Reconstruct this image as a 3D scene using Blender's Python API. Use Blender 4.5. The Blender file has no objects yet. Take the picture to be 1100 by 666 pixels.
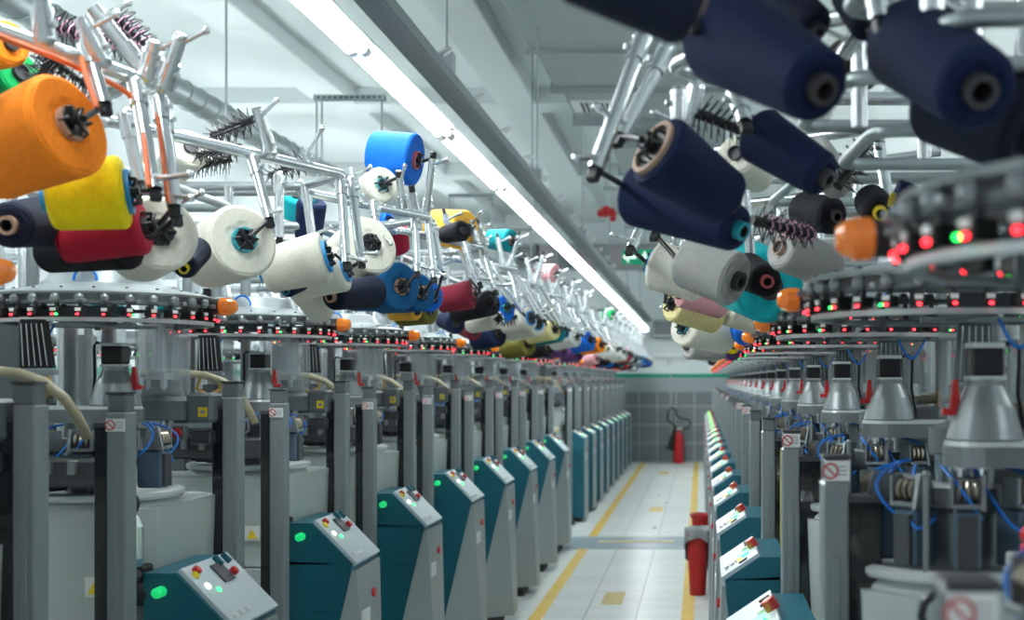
import bpy, math, random
from mathutils import Vector, Matrix
random.seed(7)
C = bpy.context.scene
COL = C.collection
PI = math.pi
F, VX, VY, H = 1400.0, 753.0, 408.0, 1.5

def U(px, py, Y):
    """a pixel of the photograph at depth Y, as a point of the room"""
    return Vector(((px - VX) * Y / F, Y, H - (py - VY) * Y / F))

# ------------------------------------------------------------------ materials
M = {}
def mat(name, col, rough=.5, metal=0., emit=None, es=0., alpha=1., trans=0., noise=0., nscale=8., bump=0., bscale=60., coat=0.):
    m = bpy.data.materials.new(name); m.use_nodes = True
    nt = m.node_tree; b = nt.nodes['Principled BSDF']
    b.inputs['Base Color'].default_value = (*col, 1)
    b.inputs['Roughness'].default_value = rough
    b.inputs['Metallic'].default_value = metal
    if emit: b.inputs['Emission Color'].default_value = (*emit, 1); b.inputs['Emission Strength'].default_value = es
    if alpha < 1: b.inputs['Alpha'].default_value = alpha
    if trans: b.inputs['Transmission Weight'].default_value = trans
    if coat: b.inputs['Coat Weight'].default_value = coat
    if noise or bump:
        tc = nt.nodes.new('ShaderNodeTexCoord')
    if noise:
        n = nt.nodes.new('ShaderNodeTexNoise'); n.inputs['Scale'].default_value = nscale; n.inputs['Detail'].default_value = 4
        nt.links.new(tc.outputs['Object'], n.inputs['Vector'])
        mx = nt.nodes.new('ShaderNodeMix'); mx.data_type = 'RGBA'
        mx.inputs[6].default_value = (*[c * (1 - noise) for c in col], 1)
        mx.inputs[7].default_value = (*[min(1, c * (1 + noise)) for c in col], 1)
        nt.links.new(n.outputs['Fac'], mx.inputs[0]); nt.links.new(mx.outputs[2], b.inputs['Base Color'])
    if bump:
        n2 = nt.nodes.new('ShaderNodeTexNoise'); n2.inputs['Scale'].default_value = bscale
        nt.links.new(tc.outputs['Object'], n2.inputs['Vector'])
        bp = nt.nodes.new('ShaderNodeBump'); bp.inputs['Strength'].default_value = bump; bp.inputs['Distance'].default_value = .01
        nt.links.new(n2.outputs['Fac'], bp.inputs['Height']); nt.links.new(bp.outputs['Normal'], b.inputs['Normal'])
    M[name] = m
    return m

mat('galvanised', (.66, .70, .72), .27, .9, noise=.14, nscale=25)
mat('galvanised_dull', (.40, .45, .46), .45, .8, noise=.15, nscale=12)
mat('cast_alu', (.25, .275, .285), .36, .6, noise=.1, nscale=20)
mat('chrome', (.8, .82, .84), .15, 1)
mat('machine_grey', (.135, .155, .165), .45, .15)
mat('post_grey', (.25, .28, .29), .42, .35)
mat('dark_grey', (.05, .055, .06), .5)
mat('body_light', (.46, .51, .495), .5, noise=.04, nscale=3)
mat('plate_light', (.62, .66, .66), .35, .3)
mat('blue_grey', (.10, .155, .21), .5, .2)
mat('teal', (.003, .10, .145), .42, noise=.06, nscale=3)
mat('panel_grey', (.55, .62, .66), .4)
mat('front_grey', (.33, .38, .40), .38, .4)
mat('black', (.008, .009, .011), .4)
mat('black_soft', (.012, .012, .014), .7)
mat('plexi_dark', (.012, .014, .016), .12, coat=.5)
mat('clear_tube', (.62, .70, .74), .12, .0, alpha=.28)
mat('red', (.50, .018, .022), .35)
mat('bin_red', (.42, .012, .012), .45)
mat('orange_lens', (.85, .20, .008), .15, emit=(1, .2, .005), es=.12, coat=1, noise=.35, nscale=60)
mat('orange_cord', (.70, .13, .03), .5)
mat('tray_steel', (.22, .25, .26), .5, .4); mat('cover_grey', (.42, .46, .47), .35, .35); mat('bronze', (.50, .44, .36), .28, .9); mat('core_dark', (.05, .045, .05), .5)
mat('brass', (.42, .27, .10), .35, .8)
mat('hose', (.24, .22, .14), .45, noise=.2, nscale=30)
mat('blue_hose', (.004, .16, .62), .3)
mat('white', (.80, .81, .80), .45)
mat('yellow_sticker', (.85, .65, .02), .5)
mat('sticker_ink', (.25, .27, .30), .6)
mat('led_red', (.4, 0, 0), .4, emit=(1, .02, .03), es=9)
mat('led_green', (0, .35, .03), .4, emit=(.02, 1, .12), es=6)
mat('led_amber', (.5, .2, 0), .4, emit=(1, .42, .03), es=7)
mat('led_white', (.8, .8, .8), .4, emit=(.9, 1, .9), es=3)
mat('green_lamp', (.0, .45, .12), .3, emit=(.02, .9, .25), es=.5)
mat('tube_light', (1, 1, 1), .4, emit=(.93, 1, 1), es=60)
mat('lamp_white', (.8, .82, .82), .4)
mat('wall_paint', (.76, .81, .82), .75, noise=.04, nscale=1.2)
mat('ceiling_paint', (.66, .71, .715), .8, noise=.04, nscale=.8)
mat('wall_grey_paint', (.30, .345, .365), .6, noise=.06, nscale=2)
mat('green_paint', (.0, .30, .17), .5)
mat('yellow_paint', (.66, .44, .05), .45, noise=.22, nscale=14)
mat('worn_yellow', (.60, .48, .16), .5, noise=.25, nscale=10)
mat('blue_tile', (.34, .42, .46), .25, noise=.12, nscale=4)
mat('floor_speck', (.06, .06, .06), .7)
mat('glass_grey', (.22, .24, .25), .2)
mat('blind_pink', (.45, .40, .41), .7)
mat('exit_green', (.0, .33, .16), .4, emit=(0, .5, .22), es=.15)
mat('exit_white', (.8, .85, .8), .4, emit=(.8, 1, .9), es=.9)
mat('cloth', (.30, .32, .33), .9, noise=.2, nscale=9)
mat('core_teal', (.02, .33, .40), .4)
mat('core_blue', (.01, .25, .60), .4)
mat('core_yellow', (.75, .55, .03), .4)
mat('core_brown', (.38, .24, .17), .6)
mat('core_cardboard', (.42, .27, .20), .7)
mat('core_pink', (.60, .13, .14), .5)
mat('core_white', (.75, .75, .70), .5)
mat('core_black', (.03, .03, .035), .5)
mat('thread_pink', (.62, .30, .46), .9)

# tiled surfaces
def tiles(name, c1, c2, grout, size, rough, mortar=.012, plane='XY', off=(0, 0)):
    m = bpy.data.materials.new(name); m.use_nodes = True; nt = m.node_tree; b = nt.nodes['Principled BSDF']
    tc = nt.nodes.new('ShaderNodeTexCoord'); mp = nt.nodes.new('ShaderNodeMapping')
    mp.inputs['Location'].default_value = (off[0], off[1], 0)
    src = tc.outputs['Object']
    if plane == 'XZ':
        s = nt.nodes.new('ShaderNodeSeparateXYZ'); c = nt.nodes.new('ShaderNodeCombineXYZ')
        nt.links.new(src, s.inputs[0]); nt.links.new(s.outputs[0], c.inputs[0]); nt.links.new(s.outputs[2], c.inputs[1]); src = c.outputs[0]
    nt.links.new(src, mp.inputs['Vector'])
    br = nt.nodes.new('ShaderNodeTexBrick'); br.offset = 0; br.squash = 1
    br.inputs['Scale'].default_value = 1; br.inputs['Brick Width'].default_value = size; br.inputs['Row Height'].default_value = size
    br.inputs['Mortar Size'].default_value = mortar * size; br.inputs['Mortar Smooth'].default_value = .3
    br.inputs['Color1'].default_value = (*c1, 1); br.inputs['Color2'].default_value = (*c2, 1); br.inputs['Mortar'].default_value = (*grout, 1)
    nt.links.new(mp.outputs[0], br.inputs['Vector'])
    n = nt.nodes.new('ShaderNodeTexNoise'); n.inputs['Scale'].default_value = 1.3; n.inputs['Detail'].default_value = 5
    nt.links.new(tc.outputs['Object'], n.inputs['Vector'])
    mr = nt.nodes.new('ShaderNodeMapRange'); mr.inputs[3].default_value = .85; mr.inputs[4].default_value = 1.1
    nt.links.new(n.outputs['Fac'], mr.inputs[0])
    mx = nt.nodes.new('ShaderNodeMix'); mx.data_type = 'RGBA'; mx.blend_type = 'MULTIPLY'; mx.inputs[0].default_value = 1
    nt.links.new(br.outputs['Color'], mx.inputs[6]); nt.links.new(mr.outputs[0], mx.inputs[7])
    nt.links.new(mx.outputs[2], b.inputs['Base Color'])
    b.inputs['Roughness'].default_value = rough
    M[name] = m
tiles('floor_tile', (.74, .78, .76), (.70, .75, .74), (.34, .37, .37), .33, .32, .016, off=(.08, 0))
tiles('wall_tile', (.17, .195, .21), (.20, .225, .24), (.40, .44, .45), .335, .35, .03, 'XZ', off=(.12, -.02))

def yarn_mat(name, col):
    m = bpy.data.materials.new('yarn_' + name); m.use_nodes = True; nt = m.node_tree; b = nt.nodes['Principled BSDF']
    b.inputs['Roughness'].default_value = .8; b.inputs['Specular IOR Level'].default_value = .25
    tc = nt.nodes.new('ShaderNodeTexCoord'); sp = nt.nodes.new('ShaderNodeSeparateXYZ'); nt.links.new(tc.outputs['Object'], sp.inputs[0])
    at = nt.nodes.new('ShaderNodeMath'); at.operation = 'ARCTAN2'
    nt.links.new(sp.outputs[1], at.inputs[0]); nt.links.new(sp.outputs[0], at.inputs[1])
    # crossed helical winding of the thread
    outs = []
    for sgn in (1, -1):
        ml = nt.nodes.new('ShaderNodeMath'); ml.operation = 'MULTIPLY'; ml.inputs[1].default_value = sgn * 6
        nt.links.new(at.outputs[0], ml.inputs[0])
        z = nt.nodes.new('ShaderNodeMath'); z.operation = 'MULTIPLY_ADD'; z.inputs[1].default_value = 1250
        nt.links.new(sp.outputs[2], z.inputs[0]); nt.links.new(ml.outputs[0], z.inputs[2])
        s = nt.nodes.new('ShaderNodeMath'); s.operation = 'SINE'; nt.links.new(z.outputs[0], s.inputs[0]); outs.append(s)
    ad = nt.nodes.new('ShaderNodeMath'); ad.operation = 'ADD'; nt.links.new(outs[0].outputs[0], ad.inputs[0]); nt.links.new(outs[1].outputs[0], ad.inputs[1])
    n = nt.nodes.new('ShaderNodeTexNoise'); n.inputs['Scale'].default_value = 90; nt.links.new(tc.outputs['Object'], n.inputs['Vector'])
    mr = nt.nodes.new('ShaderNodeMapRange'); mr.inputs[1].default_value = -2; mr.inputs[2].default_value = 2; mr.inputs[3].default_value = .86; mr.inputs[4].default_value = 1.1
    nt.links.new(ad.outputs[0], mr.inputs[0])
    mr2 = nt.nodes.new('ShaderNodeMapRange'); mr2.inputs[3].default_value = .85; mr2.inputs[4].default_value = 1.15; nt.links.new(n.outputs['Fac'], mr2.inputs[0])
    mm = nt.nodes.new('ShaderNodeMath'); mm.operation = 'MULTIPLY'; nt.links.new(mr.outputs[0], mm.inputs[0]); nt.links.new(mr2.outputs[0], mm.inputs[1])
    mx = nt.nodes.new('ShaderNodeMix'); mx.data_type = 'RGBA'; mx.blend_type = 'MULTIPLY'; mx.inputs[0].default_value = 1
    mx.inputs[6].default_value = (*col, 1); nt.links.new(mm.outputs[0], mx.inputs[7]); nt.links.new(mx.outputs[2], b.inputs['Base Color'])
    bp = nt.nodes.new('ShaderNodeBump'); bp.inputs['Strength'].default_value = .25; bp.inputs['Distance'].default_value = .002
    nt.links.new(ad.outputs[0], bp.inputs['Height']); nt.links.new(bp.outputs['Normal'], b.inputs['Normal'])
    M['y_' + name] = m
for k, c in dict(orange=(.95, .24, .012), yellow=(.95, .74, .008), crimson=(.40, .012, .035), black=(.010, .010, .014), navy=(.004, .012, .052),
                 cream=(.72, .70, .61), green=(.0, .28, .07), petrol=(.004, .085, .23), blue=(.004, .13, .58), gold=(.80, .42, .05),
                 olive=(.14, .13, .02), burgundy=(.22, .018, .04), grey=(.36, .36, .35), cyan=(.01, .46, .52), pink=(.62, .30, .33),
                 lemon=(.75, .66, .32), purple=(.09, .03, .13), teal=(.0, .19, .22), darknavy=(.006, .010, .028), white=(.76, .77, .73),
                 brown=(.035, .025, .025)).items():
    yarn_mat(k, c)

# ------------------------------------------------------------------ mesh builder
class MB:
    def __init__(s): s.v = []; s.f = []; s.m = []; s.sm = []; s.names = []
    def mi(s, name):
        if name not in s.names: s.names.append(name)
        return s.names.index(name)
    def add(s, vs, fs, m, smooth=False, T=None):
        o = len(s.v); k = s.mi(m)
        for p in vs:
            p = Vector(p); s.v.append(T @ p if T else p)
        for f in fs: s.f.append([i + o for i in f]); s.m.append(k); s.sm.append(smooth)
    def box(s, c, d, m, T=None, ch=None):
        x, y, z = [a / 2 for a in d]
        if ch is None: ch = min(x, y, z) * .22
        vs = []; idx = {}
        for sx in (-1, 1):
            for sy in (-1, 1):
                for sz in (-1, 1):
                    for ax in range(3):
                        p = [sx * x, sy * y, sz * z]
                        for a in range(3):
                            if a != ax: p[a] -= (sx, sy, sz)[a] * ch
                        idx[(sx, sy, sz, ax)] = len(vs); vs.append(Vector(p) + Vector(c))
        fs = []
        for ax in range(3):
            a, b = [(1, 2), (2, 0), (0, 1)][ax]
            for sg in (-1, 1):
                q = []
                for (u, w) in ((-1, -1), (1, -1), (1, 1), (-1, 1)):
                    k = [0, 0, 0]; k[ax] = sg; k[a] = u; k[b] = w; q.append(idx[(*k, ax)])
                fs.append(q if sg > 0 else q[::-1])
        for ax in range(3):
            a, b = [(1, 2), (2, 0), (0, 1)][ax]
            for u in (-1, 1):
                for w in (-1, 1):
                    q = []
                    for (e, face) in ((-1, a), (1, a), (1, b), (-1, b)):
                        k = [0, 0, 0]; k[ax] = e; k[a] = u; k[b] = w; q.append(idx[(*k, face)])
                    fs.append(q if u * w > 0 else q[::-1])
        for sx in (-1, 1):
            for sy in (-1, 1):
                for sz in (-1, 1):
                    q = [idx[(sx, sy, sz, a)] for a in range(3)]; fs.append(q if sx * sy * sz > 0 else q[::-1])
        s.add(vs, fs, m, False, T); return s
    def hexa(s, b, t, m):
        """loft between two loops of equal length"""
        n = len(b); vs = list(b) + list(t)
        fs = [[i, (i + 1) % n, n + (i + 1) % n, n + i] for i in range(n)] + [list(range(n))[::-1], list(range(n, 2 * n))]
        s.add(vs, fs, m); return s
    def tube(s, pts, r, m, n=10, caps=True, closed=False):
        pts = [Vector(p) for p in pts]; N = len(pts); vs = []; fs = []
        rs = r if isinstance(r, (list, tuple)) else [r] * N
        up = None
        for i, p in enumerate(pts):
            if closed: t = (pts[(i + 1) % N] - pts[i - 1])
            else: t = (pts[min(i + 1, N - 1)] - pts[max(i - 1, 0)])
            t = t.normalized() if t.length > 1e-9 else Vector((0, 0, 1))
            if up is None: up = t.orthogonal().normalized()
            else:
                up = up - t * up.dot(t); up = up.normalized() if up.length > 1e-6 else t.orthogonal().normalized()
            w = t.cross(up)
            for k in range(n):
                a = 2 * PI * k / n; vs.append(p + (up * math.cos(a) + w * math.sin(a)) * rs[i])
        for i in range(N if closed else N - 1):
            j = (i + 1) % N
            for k in range(n): fs.append([i * n + k, i * n + (k + 1) % n, j * n + (k + 1) % n, j * n + k])
        s.add(vs, fs, m, True)
        if caps and not closed: s.add(vs[:n], [list(range(n))[::-1]], m); s.add(vs[-n:], [list(range(n))], m)
        return s
    def lathe(s, prof, m, n=24, T=None, smooth=True, mats=None):
        """profile of (r, z) pairs around z; mats gives a material per profile segment"""
        for i in range(len(prof) - 1):
            (r0, z0), (r1, z1) = prof[i], prof[i + 1]
            mm = mats[i] if mats else m; vs = []; fs = []
            a0 = [(r0 * math.cos(2 * PI * k / n), r0 * math.sin(2 * PI * k / n), z0) for k in range(n)]
            a1 = [(r1 * math.cos(2 * PI * k / n), r1 * math.sin(2 * PI * k / n), z1) for k in range(n)]
            if r0 < 1e-6: vs = [(0, 0, z0)] + a1; fs = [[0, 1 + (k + 1) % n, 1 + k][::-1] for k in range(n)]
            elif r1 < 1e-6: vs = a0 + [(0, 0, z1)]; fs = [[k, (k + 1) % n, n] for k in range(n)]
            else: vs = a0 + a1; fs = [[k, (k + 1) % n, n + (k + 1) % n, n + k] for k in range(n)]
            s.add(vs, fs, mm, smooth, T)
        return s
    def ball(s, c, r, m, n=10):
        pr = [(r * math.sin(PI * i / 7), -r * math.cos(PI * i / 7)) for i in range(8)]; pr[0] = (0, -r); pr[-1] = (0, r)
        return s.lathe(pr, m, n, Matrix.Translation(c))
    def mesh(s, name, sx=1):
        me = bpy.data.meshes.new(name)
        vs = [(p.x * sx, p.y, p.z) for p in s.v]; fs = s.f if sx > 0 else [f[::-1] for f in s.f]
        me.from_pydata(vs, [], fs)
        for nm in s.names: me.materials.append(M[nm])
        me.polygons.foreach_set('material_index', s.m); me.polygons.foreach_set('use_smooth', s.sm); me.update()
        return me
    def build(s, name, parent=None, sx=1, label=None, loc=None):
        o = bpy.data.objects.new(name, s.mesh(name, sx)); COL.objects.link(o)
        if parent: o.parent = parent
        if loc is not None: o.location = loc
        if label: o['label'] = label
        return o

def Z_to(d):
    return Vector(d).normalized().to_track_quat('Z', 'Y').to_matrix().to_4x4()
def frame(p, d): return Matrix.Translation(p) @ Z_to(d)
def empty(name, loc):
    o = bpy.data.objects.new(name, None); COL.objects.link(o); o.location = loc; o.empty_display_size = .1; return o
def tag(o, label, cat, group=None, kind=None):
    o['label'] = label; o['category'] = cat
    if group: o['group'] = group
    if kind: o['kind'] = kind
    return o
def struct(name, mb, loc=None):
    o = mb.build(name, loc=loc); o['kind'] = 'structure'; return o
def copy_tree(o, kids, parent=None):
    c = o.copy(); COL.objects.link(c); c.parent = parent
    for ch in kids.get(o, ()): copy_tree(ch, kids, c)
    return c
def kids_map():
    k = {}
    for o in bpy.data.objects:
        if o.parent: k.setdefault(o.parent, []).append(o)
    return k
ORD = ['nearest', 'second', 'third', 'fourth', 'fifth', 'sixth', 'seventh', 'eighth', 'ninth', 'tenth', 'eleventh', 'twelfth', 'thirteenth',
       'fourteenth', 'fifteenth', 'sixteenth', 'seventeenth', 'eighteenth', 'nineteenth', 'twentieth']

# ------------------------------------------------------------------ the room
XL, XR, YN, YF, ZC = -5.3, 5.2, -2.6, 23.65, 4.5
b = MB(); b.box(((XL + XR) / 2, (YN + YF) / 2, -.05), (XR - XL + .4, YF - YN + .4, .1), 'floor_tile', ch=0); struct('floor', b)
b = MB(); b.box(((XL + XR) / 2, (YN + YF) / 2, ZC + .1), (XR - XL + .4, YF - YN + .4, .2), 'ceiling_paint', ch=0); struct('ceiling', b)
b = MB(); b.box((XL - .1, (YN + YF) / 2, ZC / 2), (.2, YF - YN, ZC), 'wall_paint', ch=0); struct('wall_left', b)
b = MB(); b.box((XR + .1, (YN + YF) / 2, ZC / 2), (.2, YF - YN, ZC), 'wall_paint', ch=0); struct('wall_right', b)
b = MB(); b.box(((XL + XR) / 2, YF + .1, ZC / 2), (XR - XL + .4, .2, ZC), 'wall_paint', ch=0); struct('wall_back', b)
yf = YF - .012
b = MB(); b.box((XL + .012, (YN + YF) / 2, .77), (.024, YF - YN, 1.54), 'wall_grey_paint', ch=0); struct('trim_14', b)
b = MB(); b.box((XL + .012, (YN + YF) / 2, 1.578), (.03, YF - YN, .07), 'green_paint', ch=0); struct('trim_15', b)
b = MB(); b.box(((XL + XR) / 2, yf, .64), (XR - XL, .024, 1.28), 'wall_tile', ch=0); struct('trim_1', b)          # tiled dado
b = MB(); b.box(((XL + XR) / 2, yf, 1.415), (XR - XL, .02, .27), 'wall_grey_paint', ch=0); struct('trim_2', b)     # grey band
b = MB(); b.box(((XL + XR) / 2, yf - .003, 1.578), (XR - XL, .028, .07), 'green_paint', ch=0); struct('trim_3', b) # green stripe
b = MB(); b.box((-.545, yf - .01, .80), (.035, .05, 1.6), 'wall_grey_paint', ch=.004); struct('trim_4', b)         # vertical joint
# painted floor lines
def floor_patch(name, x0, x1, y0, y1, m, z=.002):
    b = MB(); b.box(((x0 + x1) / 2, (y0 + y1) / 2, z / 2), (x1 - x0, y1 - y0, z), m, ch=0); return struct(name, b)
floor_patch('trim_5', -1.08, -1.0, 12.5, 23.6, 'yellow_paint'); floor_patch('trim_6', -1.08, -1.0, 1.0, 11.55, 'yellow_paint')
floor_patch('trim_7', -.125, -.045, 12.5, 23.6, 'yellow_paint'); floor_patch('trim_8', -.125, -.045, 1.0, 11.55, 'yellow_paint')
floor_patch('trim_9', -1.6, .3, 11.55, 12.45, 'blue_tile', .0025)
for i, (x, y, w, l) in enumerate([(-.60, 21.0, .15, .5), (-.515, 15.1, .15, .5), (-.60, 8.95, .14, .5)]):
    floor_patch('trim_%d' % (10 + i), x - w / 2, x + w / 2, y - l / 2, y + l / 2, 'yellow_paint' if i < 2 else 'worn_yellow')
floor_patch('trim_13', -.95, -.25, 12.02, 12.12, 'worn_yellow', .004)
rnd = random.Random(3)
def flat_piece(x, y, r, z=.004):
    b = MB(); n = 7; pts = []
    for k in range(n):
        a = 2 * PI * k / n; q = r * rnd.uniform(.6, 1.2); pts.append((math.cos(a) * q, math.sin(a) * q * 1.6))
    b.hexa([(u, v, .0005) for u, v in pts], [(u * .7, v * .7, z) for u, v in pts], 'floor_speck'); return b.build('lint_scrap', loc=(x, y, 0))
for (x, y, r, lab) in [(-.42, 15.9, .035, 'dark lint scrap right of the middle yellow floor mark'), (-.55, 17.0, .025, 'dark lint scrap beyond the middle yellow floor mark'),
                       (-.12, 20.0, .03, 'dark lint scrap beside the right yellow floor line'), (-.47, 13.2, .035, 'dark lint scrap just beyond the bluish floor band'),
                       (-1.0, 19.5, .03, 'dark lint scrap beside the left yellow floor line')]:
    tag(flat_piece(x, y, r), lab, 'lint')
# beams of the ceiling
for i, y in enumerate([4.2, 9.0, 13.6, 18.3]):
    b = MB(); b.box((0, y, 4.43), (XR - XL, .45, .2), 'ceiling_paint', ch=.01); struct('beam', b)
for x in (-3.75, -1.9, 1.6):
    b = MB(); b.box((x, (YN + YF) / 2, 4.42), (.4, YF - YN, .16), 'ceiling_paint', ch=.01); struct('beam', b)
# window band on the back wall
for i, (x0, x1, m) in enumerate([(-3.4, -2.95, 'glass_grey'), (-2.95, -2.65, 'blind_pink'), (-2.6, -2.3, 'glass_grey'), (-2.25, -1.75, 'blind_pink'), (-1.7, -1.1, 'blind_pink'), (-1.05, -.5, 'blind_pink'), (-.45, .1, 'glass_grey')]):
    b = MB(); b.box(((x0 + x1) / 2, YF - .02, 3.72), (x1 - x0, .05, .42), m, ch=.004)
    for zz in (3.5, 3.94): b.box(((x0 + x1) / 2, YF - .04, zz), (x1 - x0 + .06, .08, .04), 'galvanised_dull')
    for xx in (x0, x1): b.box((xx, YF - .04, 3.72), (.035, .08, .44), 'galvanised_dull')
    struct('window_%d' % (i + 1), b)
# pipe ledge on the back wall
b = MB(); b.box((-.55, YF - .05, 1.93), (1.1, .1, .05), 'lamp_white'); b.box((-.58, YF - .06, 1.84), (.05, .06, .13), 'galvanised_dull')
tag(b.build('wall_shelf'), 'narrow white ledge on the back wall above the green stripe', 'ledge')
b = MB(); b.box((-.62, YF - .2, 2.42), (.5, .4, .32), 'galvanised_dull', ch=.02); b.box((-.62, YF - .41, 2.42), (.42, .02, .24), 'machine_grey')
tag(b.build('air_unit'), 'grey box unit high on the back wall at the aisle end', 'unit')

# extinguisher
ex = empty('fire_extinguisher', (-.40, 23.45, 0)); tag(ex, 'red fire extinguisher with black hose and horn standing against the tiled back wall', 'fire extinguisher')
b = MB(); b.lathe([(0, 0), (.085, 0), (.092, .02), (.092, .47), (.07, .53), (.03, .56), (.03, .6), (0, .6)], 'red', 20); b.build('cylinder', ex)
b = MB(); b.box((.02, 0, .62), (.12, .05, .05), 'white'); b.box((0, 0, .60), (.05, .05, .06), 'black'); b.build('valve', ex)
pts = [(0, 0, .62), (-.1, -.02, .70), (-.2, -.02, .78), (-.2, -.02, .92), (-.13, -.02, 1.0), (-.05, -.02, .97), (-.04, -.02, .86), (.06, -.02, .80), (.17, -.02, .79), (.22, -.02, .72), (.16, -.02, .62), (.05, -.02, .62)]
b = MB(); b.tube(pts, .016, 'black', 8); b.build('hose', ex)
b = MB(); b.tube([(-.05, -.05, .68), (-.10, -.05, .5), (-.16, -.06, .24)], [.02, .04, .075], 'black_soft', 14); b.build('horn', ex)

# bins
def bin_(loc, h, r, lab):
    o = empty('waste_bin', loc); tag(o, lab, 'bin', 'red waste bins beside the right row')
    b = MB(); b.lathe([(0, 0), (r * .72, 0), (r * .98, h - .03), (r * 1.12, h - .03), (r * 1.12, h), (r * .92, h), (r * .68, .02), (0, .02)], 'bin_red', 28); b.build('bucket', o)
    b = MB(); b.tube([(r * 1.12 * math.cos(a), r * 1.12 * math.sin(a), h - .004) for a in [2 * PI * k / 28 for k in range(28)]], .009, 'bin_red', 8, closed=True); b.build('rim', o)
    return o
bin_((-.022, 9.1, 0), .43, .078, 'nearer red waste bin with a grey cloth over its edge, beside right machine row')
bin_((-.005, 10.3, 0), .44, .07, 'farther red waste bin standing beside the right machine row')
b = MB(); vs = []; fs = []; nx, ny = 40, 12
for i in range(nx):
    a = 2 * PI * i / nx
    for j in range(ny):
        t = j / (ny - 1); fold = 1 + .10 * math.sin(a * 7 + t * 3) * t + .06 * math.sin(a * 3 + 1)
        r = .004 + (.104 * math.sin(min(1, t * 1.6) * PI / 2)) * fold
        z = .475 - .035 * t * t - max(0, t - .55) * (.34 + .26 * math.sin(a + .2)) + .006 * math.sin(a * 5 + t * 9)
        vs.append((r * math.cos(a), r * math.sin(a), z))
for i in range(nx):
    for j in range(ny - 1): fs.append([i * ny + j, i * ny + j + 1, ((i + 1) % nx) * ny + j + 1, ((i + 1) % nx) * ny + j])
b.add(vs, fs, 'cloth', True); o = b.build('cleaning_cloth', loc=(-.012, 9.1, .0)); sm = o.modifiers.new('t', 'SOLIDIFY'); sm.thickness = .005
tag(o, 'crumpled grey cloth covering the top of the nearer red bin', 'cloth')

# ------------------------------------------------------------------ lamps, tray, ducts
def lamp(x, y, z, L, lab, group, wide=False):
    o = empty('fluorescent_lamp', (x, y + L / 2, z)); tag(o, lab, 'lamp', group)
    b = MB(); b.box((0, 0, .045), (.06, L - .02, .035), 'lamp_white')
    if wide: b.box((0, 0, .026), (.115, L - .02, .006), 'lamp_white', ch=.001); b.build('lamp_body', o)
    for sx in (-1, 1):
        b = MB(); b.tube([(sx * .021, -L / 2 + .05, 0), (sx * .021, L / 2 - .05, 0)], .0175, 'tube_light', 12); b.build('light_tube', o)
        for sy in (-1, 1):
            b = MB(); b.lathe([(0, -.02), (.021, -.02), (.021, .02), (0, .02)], 'lamp_white', 12, Matrix.Translation((sx * .021, sy * (L / 2 - .035), 0)) @ Matrix.Rotation(PI / 2, 4, 'X')); b.build('tube_socket', o)
    return o
LL = 1.5
for k in range(14):
    lo = lamp(-1.22 + .27 * max(0, k * LL - 3) / 18, 1.65 + k * LL, 2.67 - .32 * max(0, k * LL - 3) / 18, LL, 'fluorescent strip lamp, %s in the long line over the aisle' % (ORD[k] if k else 'nearest visible one'), 'strip lamps over the aisle', True)
    if k * LL > 2: lo.rotation_euler = (-.32 / 18, 0, -.27 / 18)
k = 0
for x in (-4.3, 2.9):  # added lamp rows, put in to brighten the ceiling and creels
    for i in range(7):
        lamp(x, -.5 + i * 3.2, 2.9, 1.5, 'added fill strip lamp hanging over the %s side aisle, %s from the camera' % ('left' if x < 0 else 'right', ORD[i]), 'added fill lamps over the side aisles')
tr = empty('cable_tray', (-1.07, 12, 2.74)); tr.rotation_euler = (-.30 / 18, 0, -.24 / 18); tag(tr, 'long galvanised cable tray hanging above the line of lamps', 'cable tray')
b = MB(); b.box((0, 0, -.03), (.10, 22, .006), 'tray_steel', ch=0); b.box((-.05, 0, 0), (.005, 22, .05), 'tray_steel', ch=0); b.box((.05, 0, 0), (.005, 22, .05), 'tray_steel', ch=0); b.build('tray_channel', tr)
b = MB()
for i in range(3): b.tube([(-.03 + .03 * i, -11, -.017), (-.03 + .03 * i, 11, -.017)], .009, 'black' if i else 'white', 6)
b.build('cable', tr)
for i in range(28):
    b = MB(); y = -10.5 + i * .8; b.tube([(.07, y, .02), (.10, y + .02, .05), (.085, y + .06, .07), (.03, y + .07, .05)], .006, 'lamp_white', 6); b.build('cable_clip', tr)
for i, y in enumerate([5.9, 8.85, 11.8, 14.7, 17.6, 20.5]):
    b = MB(); b.tube([(0, y - 12, .03), (0, y - 12, (ZC if y > 12.3 else 3.98) - 2.80)], .006, 'galvanised_dull', 6); b.build('hanger_rod', tr)
    b = MB(); b.box((.0, y - 12, .09), (.07, .05, .1), 'galvanised_dull'); b.build('outlet_box', tr)
sp = MB()
sp.tube([(-3.3, YN + .1, 3.32), (-3.3, YF - .1, 3.32)], .085, 'galvanised_dull', 20)
for i in range(90):
    y = 2 + i * .24; sp.tube([(-3.3 + .088 * math.cos(a), y + .24 * a / (2 * PI), 3.32 + .088 * math.sin(a)) for a in [2 * PI * k / 16 for k in range(17)]], .004, 'galvanised_dull', 4)
tag(sp.build('spiral_duct'), 'round galvanised spiral duct running along the upper left side', 'duct')
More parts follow.
